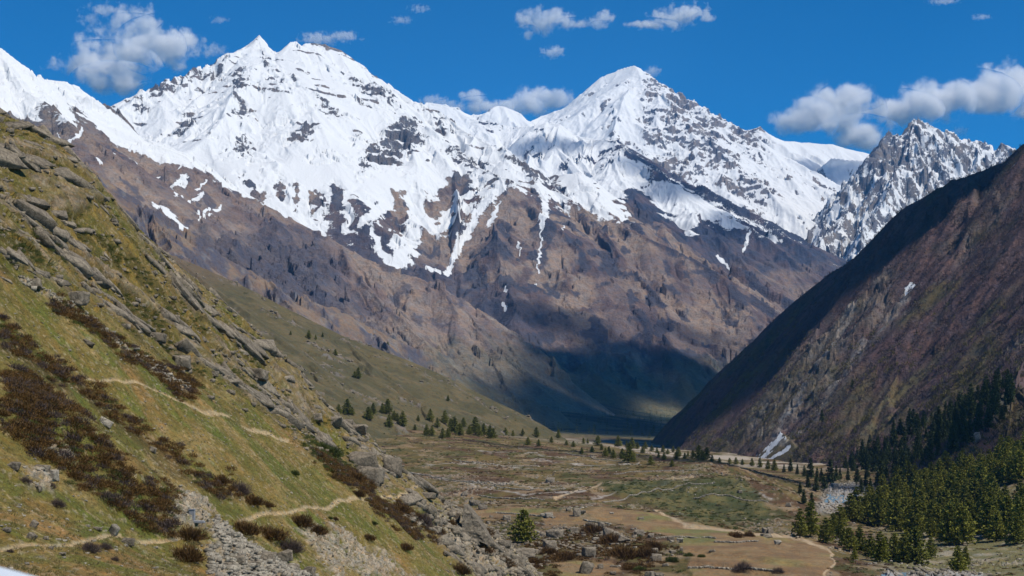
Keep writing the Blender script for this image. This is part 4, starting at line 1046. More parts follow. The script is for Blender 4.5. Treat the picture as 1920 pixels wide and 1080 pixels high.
trees([(635, 777, 20), (651, 777, 30), (691, 787, 25), (700, 777, 22), (717, 775, 20), (727, 775, 28), (730, 800, 24), (739, 787, 18), (755, 800, 30), (784, 790, 12), (778, 807, 12), (800, 817, 22), (807, 790, 24), (810, 817, 20), (820, 802, 20), (834, 795, 26), (830, 822, 20), (840, 820, 18), (852, 812, 32), (862, 817, 24), (869, 800, 18), (880, 815, 18), (891, 815, 34), (907, 817, 24), (919, 822, 26), (925, 822, 20), (898, 818, 22), (845, 806, 22), (660, 778, 16), (745, 790, 16)],
      'p', "dark pine in the loose row of trees along the foot of the grassy hill", "pines along the foot of the grassy hill")
trees([(579, 635, 16), (592, 637, 10), (605, 632, 9), (629, 666, 12), (672, 710, 22), (665, 708, 13), (615, 607, 8), (727, 650, 10), (840, 752, 12), (545, 628, 8)],
      'p', "small dark pine scattered on the open grassy hillside", "lone pines on the grassy hill")
trees([(980, 817, 14), (1006, 820, 20), (990, 835, 16), (1010, 837, 14), (1047, 822, 18), (1094, 832, 12), (1102, 832, 10), (1121, 836, 20), (1091, 850, 12), (1159, 838, 22), (1135, 857, 18), (1150, 860, 18), (1167, 860, 20), (1185, 842, 22), (1205, 850, 14), (1195, 842, 14), (1210, 842, 14), (1220, 872, 18), (1260, 875, 14), (1272, 857, 20), (1299, 860, 16), (1310, 862, 28), (1325, 862, 25), (1290, 857, 12), (1392, 872, 12), (1349, 867, 10), (1232, 850, 12), (1243, 848, 14), (1252, 852, 11), (1262, 848, 13), (1222, 846, 12), (1175, 840, 14), (1318, 864, 20), (1142, 850, 14), (1128, 844, 12), (1410, 874, 16), (1425, 877, 20), (1440, 880, 18), (1452, 883, 22), (1368, 870, 12), (1380, 871, 14), (1335, 866, 14), (1245, 862, 14), (1235, 858, 12), (1188, 866, 16), (1110, 848, 12), (1075, 838, 12), (1062, 835, 10), (1034, 830, 12), (962, 818, 12), (948, 815, 14), (1284, 860, 12), (1268, 862, 16)],
      'p', "pine standing on the far rim of the stony valley plateau", "pines on the plateau rim")
put_tree('p', 1180, 868, 38, label="tallest dark pine in the shadow strip in the middle of the plateau rim")
lone = put_tree('p', 981, 1018, 64, label="large lone pine among boulders left of the brown fields")
lone.scale = (lone.scale[0] * 1.25, lone.scale[1] * 1.25, lone.scale[2])
trees([(1470, 886, 16), (1482, 885, 26), (1495, 890, 20), (1508, 894, 22), (1520, 898, 40), (1532, 902, 26), (1540, 905, 28), (1557, 908, 48), (1568, 902, 30), (1575, 900, 24), (1590, 902, 26), (1607, 907, 34), (1530, 922, 30), (1515, 915, 26), (1545, 918, 30), (1652, 930, 34), (1690, 928, 46), (1632, 938, 42), (1670, 932, 36), (1507, 945, 28), (1522, 948, 26), (1645, 915, 30), (1623, 912, 26), (1662, 905, 30), (1680, 905, 34), (1500, 925, 22), (1710, 925, 40), (1615, 925, 28)],
      'f', "tall dark fir in the shaded strip of wood beside the boulder riverbed", "dark firs by the riverbed", "fir_tree")
trees([(1598, 735, 24), (1541, 792, 24)], 'f', "solitary dark fir high on the purple scrub slope of the right mountain", "firs alone on the purple slope", "fir_tree")
trees([(1500, 1008, 55), (1520, 1006, 66), (1548, 1018, 48), (1575, 1010, 36), (1562, 1002, 40), (1592, 1032, 44), (1612, 1036, 50), (1650, 1054, 58), (1632, 1044, 44), (1678, 1050, 52), (1694, 1056, 56), (1718, 1060, 74), (1745, 1046, 40), (1575, 990, 44), (1602, 1050, 24), (1660, 1045, 40), (1700, 1045, 50), (1583, 1020, 30)],
      'p', "green pine in the front row between the field edge and the gravel flat", "pines along the front of the right hand wood")
put_tree('p', 1796, 1072, 50, label="squat round pine alone on the gravel at the bottom right")
put_tree('p', 1811, 1060, 36, label="smaller pine just right of the squat one at the bottom right")
# the wood on the right bank: as many single trees as allowed, the rest as one mass
def scatter_px(poly, n, mind, sheets=None, tries=12):
    pts = np.array(poly); out = []
    for _ in range(n * tries):
        x = RNG.uniform(pts[:, 0].min(), pts[:, 0].max()); y = RNG.uniform(pts[:, 1].min(), pts[:, 1].max())
        if polysd(np.array([x], f32), np.array([y], f32), poly)[0] < 0: continue
        g = ground(x, y, sheets)
        if g is None: continue
        if any((g[0] - q[0]) ** 2 + (g[1] - q[1]) ** 2 < mind * mind for q in out): continue
        out.append(g)
        if len(out) >= n: break
    return out
W1 = scatter_px([(1590, 975), (1640, 940), (1700, 905), (1760, 880), (1830, 868), (1925, 850), (1925, 905), (1860, 915), (1870, 940), (1925, 950), (1925, 1020), (1800, 1030), (1740, 1010), (1690, 1000), (1630, 990)], 170, 4.6)
W1.sort(key=lambda g: g[1])
for k, g in enumerate(W1[:96]):
    put_tree('p', 0, 0, hm=RNG.uniform(8.5, 18), label="green pine packed in the sunlit wood on the right bank", group="pines of the right hand wood", g=g)
W2 = scatter_px([(1640, 905), (1580, 880), (1600, 860), (1660, 830), (1700, 800), (1760, 790), (1840, 740), (1880, 720), (1905, 740), (1880, 790), (1840, 830), (1760, 860), (1700, 890)], 150, 7)
W2.sort(key=lambda g: g[1])
for k, g in enumerate(W2[:45]):
    put_tree('f', 0, 0, hm=RNG.uniform(9, 21), label="slim dark fir on the slope above the sunlit wood", group="firs on the upper right slope", name="fir_tree", g=g)
def merge(protos, pts, sc, rot=None, tilt=None):
    Vs, Ts, tn, n = [], [], [], 0
    for k, p in enumerate(pts):
        V3, T, t_ = protos[k % len(protos)]
        a = RNG.uniform(0, 6.28) if rot is None else rot[k]; c, s_ = math.cos(a), math.sin(a)
        S = sc[k] if np.ndim(sc[k]) else (sc[k],) * 3
        x = (V3[:, 0] * c - V3[:, 1] * s_) * S[0]; y = (V3[:, 0] * s_ + V3[:, 1] * c) * S[1]
        Vs.append(np.stack([x + p[0], y + p[1], V3[:, 2] * S[2] + p[2]], 1)); Ts.append(T + n); n += len(V3)
        tn.append(np.clip(t_ * .7 + RNG.uniform(0, .45), 0, 1))
    return np.concatenate(Vs), np.concatenate(Ts), np.concatenate(tn)
def stuff(name, label, mat, protos, pts, sc, rot=None):
    if len(pts) == 0: return
    V3, T, tn = merge(protos, pts, sc, rot)
    o = bpy.data.objects.new(name, tri_mesh(name, V3, T, mat, tn)); COL.objects.link(o)
    o["kind"] = "stuff"; o["label"] = label
    return o
rest = W1[96:]
if rest: stuff("woodland", "rear of the pine wood that reads as one mass", M_PINE, [p[2] for p in PINES], [(g[0], g[1], g[2]) for g in rest], [RNG.uniform(.75, 1.1) for _ in rest])
stuff("woodland", "thin dark fir wood further up the right slope", M_DARKPINE, [p[2] for p in FIRS], W2[45:], [RNG.uniform(.8, 1.3) for _ in W2[45:]])

# ---- sampling ground cells by a mask
def sample(s, mask, n, jitter=True):
    w = (mask * (s.Y ** 1.2)).reshape(-1).astype(np.float64)
    w[~np.isfinite(w)] = 0
    PXm = s.U * F + CX
    w *= ((PXm > -60) & (PXm < 1980)).reshape(-1) & ((s.PY > -20) & (s.PY < 1130)).reshape(-1)
    cdf = np.cumsum(w); i = np.searchsorted(cdf, RNG.uniform(0, cdf[-1], n))
    i = np.clip(i, 0, w.size - 1)
    return np.stack([s.X.reshape(-1)[i], s.Y.reshape(-1)[i], s.Z.reshape(-1)[i]], 1), i
# ---- shrubs
def shrub(seed, n, flat=.6, Lm=.34, wd=.07):
    rng = np.random.default_rng(seed)
    u = rand_unit(n, rng); u[:, 2] = np.abs(u[:, 2])
    r = rng.uniform(.35, .8, n)[:, None]
    lump = 1 + .25 * np.sin(u[:, :1] * 5 + seed) * np.cos(u[:, 1:2] * 4)
    P = u * r * lump * [1, 1, flat]
    D = u * .8 + rng.normal(size=(n, 3)) * .35 + [0, 0, .45]; D /= np.linalg.norm(D, axis=1, keepdims=True)
    V3, T = spikes(P, D, rng.uniform(.6, 1.2, n) * Lm, wd * rng.uniform(.6, 1.3, n), rng)
    return V3, T, np.repeat(rng.uniform(0, 1, n), 3)
SHR = [shrub(200 + i, 2600, .6, .20, .016) for i in range(4)]
SHL = [shrub(220 + i, 250, .6, .22, .030) for i in range(6)]
SHF = [shrub(260 + i, 55, .6, .34, .10) for i in range(6)]
SHP = [shrub(240 + i, 2200, .8, .26, .010) for i in range(3)]
def meshes(nm, protos, mat): return [tri_mesh(nm, *p[:2], mat, p[2]) for p in protos]
MS = {'r': meshes("shrub", SHR, M_SHRUB), 'p': meshes("shrub", SHP, M_PURPLE), 'g': meshes("shrub", SHR, M_GREENSH)}
WORDS = {'r': "rust brown", 'p': "bare purplish", 'g': "olive green"}
def put_shrub(kind, px, py, wp, label, group=None, hk=1.0):
    g = ground(px, py)
    if g is None: return
    k = wp / F * g[1] / 2
    o = bpy.data.objects.new("shrub", MS[kind][int(RNG.integers(len(MS[kind])))]); COL.objects.link(o)
    o.location = (g[0], g[1] + k * .3, g[2] - .1 * k); o.rotation_euler = (0, 0, RNG.uniform(0, 6.28)); o.scale = (k, k, k * 1.15 * hk)
    o["label"] = label; o["category"] = "shrub"
    if group: o["group"] = group
for kd, px, py, w_, lb in (
    ('r', 350, 1010, 80, "large rust brown bush left of the stone chute"), ('r', 345, 1050, 90, "broad rusty bush at the bottom edge left of the stone chute"), ('r', 455, 1000, 80, "rusty bush between the path and the stone chute"), ('r', 505, 1010, 80, "rusty bush just right of the stone chute's top"),
    ('p', 540, 1035, 70, "bare purplish bush right of the stone chute"), ('r', 560, 985, 70, "brown bush under the path bend"), ('r', 590, 1000, 60, "brown bush on the scree below the path"), ('r', 470, 945, 60, "dark brown bush above the path near the middle left"), ('p', 445, 925, 60, "dark bare bush at the lower end of the middle shrub band"),
    ('r', 410, 905, 50, "dark brown bush in the middle shrub band"), ('p', 165, 1035, 50, "bare purplish bush left of the pair beneath the lower path"), ('p', 195, 1030, 34, "bare purplish bush right of the pair beneath the lower path"), ('p', 215, 1052, 22, "small upright bare bush at the bottom left"), ('p', 18, 1036, 18, "tiny bare bush on the path's edge at far left"),
    ('p', 105, 950, 40, "bare dark bush on the orange bank at the left"), ('p', 92, 915, 30, "dark bare bush beside the grey rock at the left"), ('p', 45, 905, 32, "bare bush beside the leftmost grey rocks"), ('r', 690, 1012, 36, "round brown bush on the green slope below the path"), ('r', 758, 1030, 42, "round brown bush on the pale scree slope"), ('g', 700, 983, 20, "small green bush on the slope below the path"),
    ('g', 618, 973, 16, "small green bush close under the path"), ('r', 627, 975, 20, "small brown bush close under the path"), ('p', 790, 985, 60, "purplish brown bush in the band beside the boulder slope"), ('r', 745, 960, 60, "brown bush at the top of the band beside the boulder slope"), ('r', 820, 1000, 40, "rusty bush at the foot of the band beside the boulder slope"), ('r', 780, 975, 50, "dark brown bush in the middle of the band by the boulder slope"),
    ('r', 905, 1035, 50, "olive brown bush on the lower boulder slope"), ('g', 945, 1025, 26, "yellow green bush below the leaning boulder"), ('r', 860, 1075, 60, "rusty bush at the bottom centre left"), ('r', 660, 900, 60, "dark bush beneath the big nose boulder"), ('g', 620, 855, 60, "dark green bush under the rock ribs"), ('g', 600, 840, 40, "dark green bush higher under the rock ribs"), ('r', 690, 915, 40, "brown bush right beneath the nose boulder"),
    ('r', 670, 930, 40, "brown bush just above the path at the nose"), ('r', 500, 950, 34, "low brown bush at the end of the middle shrub band"), ('g', 550, 890, 30, "faint green bush on the smooth grass slope"), ('r', 1110, 1000, 60, "rust brown bush above the long slab"), ('r', 1150, 1020, 70, "rusty bush behind the middle boulders"), ('r', 1170, 1045, 80, "broad rusty thicket among the middle boulders"), ('r', 1215, 1045, 60, "dark rusty bush left of the paired grey boulders"),
    ('r', 1225, 1030, 56, "purple brown bush at the right of the middle thicket"), ('g', 1200, 1070, 30, "green bush at the bottom edge below the middle thicket"), ('r', 1180, 1068, 30, "fiery rust bush beside the green one at the bottom"), ('g', 1260, 1053, 34, "dark green low hedge right of the paired boulders"), ('r', 1060, 1050, 60, "olive brown bush left of the rounded grey boulder"), ('r', 1030, 1040, 50, "brown bush between the lone pine and the grey boulder"), ('r', 1005, 1060, 50, "olive bush at the bottom below the lone pine"),
    ('g', 1292, 1043, 24, "small dark bush at the left end of the field's green edge"), ('g', 1316, 1045, 20, "small dark bush on the field's green edge"), ('p', 1395, 1072, 50, "grey brown bush at the bottom of the field"), ('p', 1460, 1075, 30, "grey bush at the bottom right of the field"), ('r', 1380, 1008, 40, "low brown bush at the field's upper right edge"), ('r', 1405, 1006, 30, "low rusty bush behind the field corner"), ('r', 940, 1060, 60, "brown bush on the boulder slope's foot"), ('r', 840, 985, 40, "brown bush left of the leaning boulder"), ('r', 905, 1003, 50, "purple brown bush right of the leaning boulder")):
    put_shrub(kd, px, py, w_, lb)

# masks for thickets on the near hillside
def hmask(poly, soft=10): return sstep(-soft, soft, polysd(rwx, rwy, poly))
th = np.maximum.reduce([hmask([(0, 690), (60, 715), (130, 770), (190, 830), (260, 880), (320, 930), (335, 985), (310, 1000), (250, 990), (180, 950), (100, 880), (40, 830), (0, 800)]),
    hmask([(0, 600), (60, 640), (130, 690), (200, 735), (260, 780), (320, 840), (380, 890), (440, 910), (470, 945), (430, 950), (350, 880), (260, 820), (180, 770), (90, 700), (0, 640)], 6) * .8,
    hmask([(100, 550), (200, 620), (300, 690), (360, 740), (350, 750), (250, 690), (150, 610), (90, 570)], 5), hmask([(590, 850), (650, 870), (700, 905), (690, 930), (640, 900), (580, 870)], 6),
    hmask([(705, 940), (760, 960), (830, 1000), (820, 1015), (750, 990), (700, 960)], 6)])
sh_s = np.where(cragz > .5, scrub * (1 - slab), 0) * .35
def thick(name, label, mat, protos, mask, n, s0, s1, sheet, hk=1.0):
    P, i = sample(sheet, mask, n)
    sc = [(k, k, k * hk) for k in RNG.uniform(s0, s1, n)]
    stuff(name, label, mat, protos, P, sc)
thick("scrub", "dense rust brown scrub in bands across the near slope", M_SHRUB, SHL, th, 4200, .5, 1.3, hl)
thick("scrub", "bare purplish twigs mixed into the scrub bands", M_PURPLE, SHL, th, 1300, .5, 1.2, hl, 1.2)
thick("scrub", "olive heath clinging between the rock ribs", M_GREENSH, SHL, sh_s * .8 + th * .08 + hmask([(560, 830), (640, 850), (700, 900), (660, 905), (600, 870)]) * .5, 3200, .25, .95, hl)
thick("grass", "yellow green grass tufts on the near slope", M_GRASS, [shrub(300 + i, 11, .5, .75, .09) for i in range(6)], (1 - th) * (1 - slab * .9) * (1 - path) * (1 - rub * .7), 52000, .10, .27, hl, 1.2)
# valley scrub
vm = sstep(.02, .2, V(24, 4, 522)) * (1 - field) * sstep(1500, 900, vl.Y) * (1 - river)
thick("scrub", "low brown scrub in patches over the valley plateau", M_SHRUB, SHF, vm, 4200, .5, 1.4, vl, .75)
thick("scrub", "grey purple bare scrub over the valley plateau", M_PURPLE, SHF, sstep(.0, .2, V(30, 4, 822)) * (1 - field) * (1 - river) * sstep(1500, 900, vl.Y), 2200, .5, 1.3, vl, .8)
thick("scrub", "dark green juniper scrub over the plateau and its scarp", M_GREENSH, SHF, (sstep(.05, .2, V(18, 4, 823)) * .35 + scarp * .8) * (1 - field) * (1 - river) * sstep(1700, 900, vl.Y), 3800, .5, 1.5, vl, .8)
nr = hmask([(0, 0), (1, 0), (1, 1)])[:1, :1]
mid = sstep(-8, 10, polysd(vpx + V(12, 4, 5) * 12, vpy + V(12, 4, 6) * 5, [(1030, 1000), (1110, 990), (1200, 1005), (1270, 1030), (1270, 1060), (1200, 1085), (980, 1085), (960, 1030)])) * (1 - field)
thick("scrub", "rusty thicket around the boulders beside the brown field", M_SHRUB, SHF, mid * sstep(-.1, .15, V(9, 4, 44)), 900, .5, 1.3, vl)
thick("scrub", "scattered pines and bushes low on the grassy hill", M_GREENSH, SHF, sstep(.1, .3, G(30, 4, 45)), 700, .5, 1.7, gh)

# bare birches on the right hand mountain
birch = [shrub(330 + i, 16, 1.6, 1.2, .13) for i in range(6)]
mk = (1 - rockz * .7) * (1 - snowfan) * sstep(-.4, .1, fbm(rt.X / 40, rt.Y / 50, 4, 50)) * sstep(2250, 1900, rt.Y)
thick("birch_scrub", "leafless purple birch scrub covering the right mountain slope", M_BIRCH, birch, mk, 15000, 1.2, 2.6, rt, 1.1)
thick("birch_scrub", "budding olive birches on the lower right mountain slope", M_BUD, birch, mk * sstep(520, 760, rt.PY) * sstep(-.1, .2, fbm(rt.X / 60, rt.Y / 70, 4, 51)), 6000, 1.2, 2.6, rt, 1.1)
thick("birch_scrub", "bare birches between the pines of the right bank", M_BIRCH, birch, sstep(-10, 30, polysd(vpx, vpy, [(1600, 900), (1700, 850), (1925, 780), (1925, 850), (1700, 920), (1640, 960)])), 900, 1.2, 2.4, vl, 1.3)

farw = sstep(-.1, .2, V(130, 4, 900)) * sstep(2400, 2800, vl.Y) * sstep(5200, 4600, vl.Y)
stuffp, _ = sample(vl, farw, 1500)
FL = [conifer(15, 6, 95 + i, 6, 4, 2, True)[:3] for i in range(3)]
stuff("far_woodland", "dark woods far up on the shaded valley head", M_DARKPINE, FL, stuffp, RNG.uniform(.8, 1.5, len(stuffp)))

# ---- boulders
def ico(sub):
    t_ = (1 + 5 ** .5) / 2
    v = [(-1, t_, 0), (1, t_, 0), (-1, -t_, 0), (1, -t_, 0), (0, -1, t_), (0, 1, t_), (0, -1, -t_), (0, 1, -t_), (t_, 0, -1), (t_, 0, 1), (-t_, 0, -1), (-t_, 0, 1)]
    v = [np.array(a) / np.linalg.norm(a) for a in v]
    f = [(0, 11, 5), (0, 5, 1), (0, 1, 7), (0, 7, 10), (0, 10, 11), (1, 5, 9), (5, 11, 4), (11, 10, 2), (10, 7, 6), (7, 1, 8), (3, 9, 4), (3, 4, 2), (3, 2, 6), (3, 6, 8), (3, 8, 9), (4, 9, 5), (2, 4, 11), (6, 2, 10), (8, 6, 7), (9, 8, 1)]
    for _ in range(sub):
        cache, nf = {}, []
        def mid_(a, b):
            k = (min(a, b), max(a, b))
            if k not in cache:
                m_ = v[a] + v[b]; v.append(m_ / np.linalg.norm(m_)); cache[k] = len(v) - 1
            return cache[k]
        for a, b, c in f:
            x, y, z = mid_(a, b), mid_(b, c), mid_(c, a)
            nf += [(a, x, z), (b, y, x), (c, z, y), (x, y, z)]
        f = nf
    return np.array(v), np.array(f)
ICO = {k: ico(k) for k in (1, 2, 4)}
def rock(seed, sub=4, planes=11, rough=.045):
    rng = np.random.default_rng(seed)
    d, f = ICO[sub]
    n = rand_unit(planes, rng); off = rng.uniform(.55, 1.0, planes)
    r = np.min(np.where(d @ n.T > .05, off / np.maximum(d @ n.T, .05), 9), axis=1)
    r = np.minimum(r, 1.15)
    V3 = d * r[:, None]
    V3 += V3 * (perlin(V3[:, 0] * 3 + seed, V3[:, 1] * 3 + V3[:, 2] * 2.3, seed) * rough * 2 + perlin(V3[:, 0] * 9 + seed, V3[:, 2] * 9 + V3[:, 1] * 4, seed) * rough)[:, None]
    return V3, f, np.full(len(V3), rng.uniform(0, .8))
def hull_rock(seed, n=16, cuts=0, amp=.05):
    """angular block: the hull of points on a jittered box, edges knocked off"""
    import bmesh
    rng = np.random.default_rng(seed)
    bm = bmesh.new()
    for c in [(a, b, d) for a in (-1, 1) for b in (-1, 1) for d in (-1, 1)]:
        for _ in range(2):
            v = np.array(c, float) * rng.uniform(.45, 1.0, 3)
            v[rng.integers(3)] = np.sign(v[rng.integers(3)]) * rng.uniform(.5, 1.0)
            bm.verts.new(v * .85)
    bmesh.ops.convex_hull(bm, input=bm.verts[:])
    loose = [v for v in bm.verts if not v.link_faces]
    bmesh.ops.delete(bm, geom=loose, context='VERTS')
    if cuts:
        bmesh.ops.subdivide_edges(bm, edges=bm.edges[:], cuts=cuts, use_grid_fill=True)
    bmesh.ops.triangulate(bm, faces=bm.faces[:])
    bm.verts.index_update()
    V3 = np.array([v.co[:] for v in bm.verts]); T = np.array([[v.index for v in f.verts] for f in bm.faces])
    bm.free()
    if cuts:
        q = perlin(V3[:, 0] * 2.2 + seed, V3[:, 1] * 2.2 + V3[:, 2] * 1.9, seed) * amp + perlin(V3[:, 0] * 6 + V3[:, 2] * 5, V3[:, 1] * 6 + seed, seed + 3) * amp * .5
        V3 = V3 * (1 + q[:, None])
    return V3, T, np.full(len(V3), rng.uniform(0, .8))
RK = [hull_rock(400 + i, 16, 5, .07) for i in range(10)]
RS = [hull_rock(430 + i) for i in range(12)]
RM = {m_.name: [tri_mesh("boulder", *p[:2], m_, p[2]) for p in RK] for m_ in (M_ROCK, M_PALE, M_ORANGE)}
def put_rock(px, py, wp, hp, label, mat=M_ROCK, lean=0.0, name="boulder", turn=None):
    g = ground(px, py)
    if g is None: return
    s = g[1] / F
    o = bpy.data.objects.new(name, RM[mat.name][int(RNG.integers(10))]); COL.objects.link(o)
    kx, kz = wp * s * .50, hp * s * .54
    o.scale = (kx, (kx * kz) ** .5, kz)
    o.location = (g[0], g[1] + kx * .4, g[2] + kz * .55)
    o.rotation_euler = (RNG.uniform(-.15, .15), lean, RNG.uniform(-.4, .4) if turn is None else turn)
    o["label"] = label; o["category"] = "boulder"
for a in (
    (735, 890, 50, 46, "great dark boulder standing at the tip of the slope above the path"), (680, 880, 76, 42, "broad pale slab boulder below the dark one at the path nose"), (695, 905, 60, 40, "grey rounded boulder just left of the path nose"), (625, 800, 44, 26, "dark block perched under the end of the rock ribs"), (665, 815, 60, 26, "long flat rock shelf at the lower end of the ribs"), (650, 800, 30, 20, "brown grey block on the orange earth scar"),
    (820, 985, 30, 20, "grey block in the middle of the rubble slope"), (853, 975, 30, 22, "block with a dark hollow left of the leaning boulder", M_ROCK, .3), (785, 950, 36, 20, "long grey block just past the path corner"), (800, 935, 44, 16, "flat grey slab beyond the path corner"), (835, 1020, 34, 16, "flat pale slab below the leaning boulder"), (815, 1000, 28, 18, "shadowed grey rock left of the orange stone"),
    (848, 1003, 20, 11, "orange red stone lying among the grey rubble", M_ORANGE, .5), (945, 1028, 34, 22, "pale grey boulder below right of the leaning one"), (925, 1045, 26, 18, "small pale boulder in the olive bushes"), (985, 1045, 50, 22, "low broad grey boulder at bottom centre"), (970, 1060, 40, 24, "grey boulder half hidden at the bottom centre"),
    (445, 1058, 36, 24, "dark edged boulder low in the stone chute"), (500, 1060, 44, 32, "largest grey boulder in the stone chute"), (530, 1052, 44, 28, "second large boulder right of the biggest in the chute"), (475, 1068, 36, 22, "boulder with a black hollow in the stone chute"), (550, 1075, 30, 22, "pale boulder at the bottom right of the chute"), (580, 1080, 30, 22, "rounded pale boulder at the bottom edge beside the chute"), (420, 1030, 18, 12, "square pale stone high in the chute"), (425, 1065, 26, 14, "flat pale rock at the bottom left of the chute"),
    (213, 1003, 22, 26, "upright pale boulder standing on the lower path", M_PALE, .5), (62, 990, 18, 20, "leaning grey rock on the orange bank", M_ROCK, .6), (58, 1012, 18, 18, "tilted grey stone just above the lower path", M_ROCK, .6), (85, 1012, 12, 9, "small tan stone right of the tilted one above the path"), (12, 998, 18, 12, "tan stone at the left edge above the path"), (95, 1030, 14, 7, "flat grey stone just under the lower path"), (115, 1042, 20, 8, "pinkish flat stone under the lower path"), (182, 995, 20, 10, "brownish stone above the lower path"), (238, 1022, 34, 16, "grey rock pile at the right end of the lower path"), (175, 1037, 12, 12, "white edged stone among the bare bushes", M_PALE),
    (25, 880, 30, 18, "grey rock at the left edge of the thicket"), (98, 900, 22, 26, "tall pale rock in the thicket's left side", M_PALE), (75, 885, 40, 18, "low grey rock in the dark thicket"), (120, 855, 30, 18, "pale rock half buried in the rusty thicket"), (100, 835, 26, 12, "flat pale rock above it in the rusty thicket"), (70, 920, 20, 14, "rough grey rock on the orange bank under the thicket"),
    (196, 798, 36, 18, "long pale slab lying on the grass slope", M_PALE, .5), (165, 648, 26, 14, "grey slab on the upper grass slope", M_ROCK, .4), (125, 700, 12, 7, "small pale stone on the upper grass slope"), (285, 848, 18, 14, "dark grey stone in the grass beside the middle shrub band", M_ROCK, .3), (172, 812, 12, 7, "little stone under the long pale slab"), (140, 570, 50, 34, "bulky grey boulder at the top of the stone line"), (60, 540, 40, 24, "grey rock at the left end of the stone line"),
    (338, 690, 44, 32, "dark shadowed boulder under the middle ribs"), (295, 640, 36, 24, "grey boulder at the left foot of the middle ribs"), (480, 710, 60, 26, "long dark rock on the lower ribs"), (395, 705, 34, 14, "pale slab end on the lower ribs"), (425, 718, 30, 18, "grey block among the lower ribs"), (590, 790, 36, 20, "grey rock at the end of the lower ribs"),
    (1234, 845, 1, 1, "x"),
    (1082, 968, 20, 22, "upright boulder at the left edge of the brown field"), (1094, 964, 12, 10, "pale stone beside the upright boulder"), (1066, 958, 14, 8, "dark flat stone left of the upright boulder"), (1030, 970, 20, 12, "bluish white stone above the lone pine's right", M_PALE), (1018, 968, 14, 7, "flat white stone right of the lone pine", M_PALE), (1040, 1008, 40, 20, "dark topped boulder right of the lone pine"), (1032, 1028, 36, 18, "grey saddle shaped boulder below the dark topped one"), (1078, 1000, 24, 16, "grey boulder with black hollow left of the slab"), (1110, 996, 30, 22, "tall grey boulder left of the long slab"), (1128, 990, 16, 14, "block behind the long slab's left end"),
    (1150, 1010, 50, 20, "long grey slab tilted down to the right", M_ROCK, .4), (1170, 1018, 30, 16, "lower end of the broken long slab", M_ROCK, .4), (1198, 1004, 28, 14, "pale boulder behind the rusty thicket"), (1221, 1008, 16, 10, "black shadowed rock at the field's left corner"), (1258, 1015, 18, 14, "grey boulder on the green field edge"), (1275, 1018, 18, 12, "pale split boulder on the green field edge", M_PALE), (1278, 1034, 9, 11, "small upright grey stone on the field"), (1105, 1044, 34, 24, "big rounded grey boulder in the middle bushes"), (1228, 1040, 18, 16, "upper of the paired grey boulders", M_ROCK), (1232, 1052, 26, 18, "lower of the paired grey boulders", M_ROCK), (1262, 1038, 18, 8, "flat pale rock right of the paired boulders"),
    (1100, 1075, 34, 30, "large slanted boulder with dark left face at the bottom", M_ROCK, .4), (1126, 1066, 16, 12, "dark topped rock on the small brown field"), (1150, 1078, 14, 9, "dark stone on the small brown field's edge"), (1152, 1064, 20, 5, "flat dark rock on the small brown field"), (1219, 1084, 22, 18, "rounded pale boulder at the very bottom"), (1236, 1083, 22, 12, "grey boulder at the very bottom right of the rounded one"), (1248, 1062, 16, 8, "small grey rock right of the big thicket"), (1118, 1014, 16, 9, "pinkish white stones among the middle boulders", M_PALE), (1001, 1040, 20, 14, "grey stone below the lone pine"), (990, 1010, 12, 10, "pale stone at the lone pine's foot"),
    (1459, 1021, 18, 10, "white boulder on the right side of the big field", M_PALE), (1336, 1035, 16, 6, "pale flat stone on the big field"), (1202, 974, 14, 6, "pale stone on the upper field"), (1147, 964, 10, 5, "little pale stone on the upper field", M_PALE), (1438, 1008, 30, 10, "dark rock at the top right corner of the big field"), (1434, 1000, 10, 14, "upright grey stone above the field corner"), (1032, 905, 24, 12, "grey boulder on the terrace edge in mid valley"), (1113, 860, 14, 6, "pale boulder on the shaded plateau"), (1110, 856, 10, 5, "small pale stone on the shaded plateau"), (1388, 925, 12, 8, "grey stone on the upper terrace slope"), (1479, 950, 14, 10, "boulder near the nose of the terrace"), (1443, 1000, 16, 16, "grey upright slab at the terrace foot"),
    (1828, 830, 34, 24, "large white rock showing through the firs on the right slope", M_PALE, -.5), (1566, 914, 16, 11, "pinkish boulder in the riverbed", M_PALE), (870, 930, 16, 12, "small pointed grey rock at the rubble's right edge"), (905, 955, 24, 12, "dark boulder in the right rubble"), (950, 975, 22, 12, "grey boulder near the field in the right rubble"), (890, 948, 26, 14, "broad rock in the right rubble")):
    if a[4] != "x": put_rock(*a)

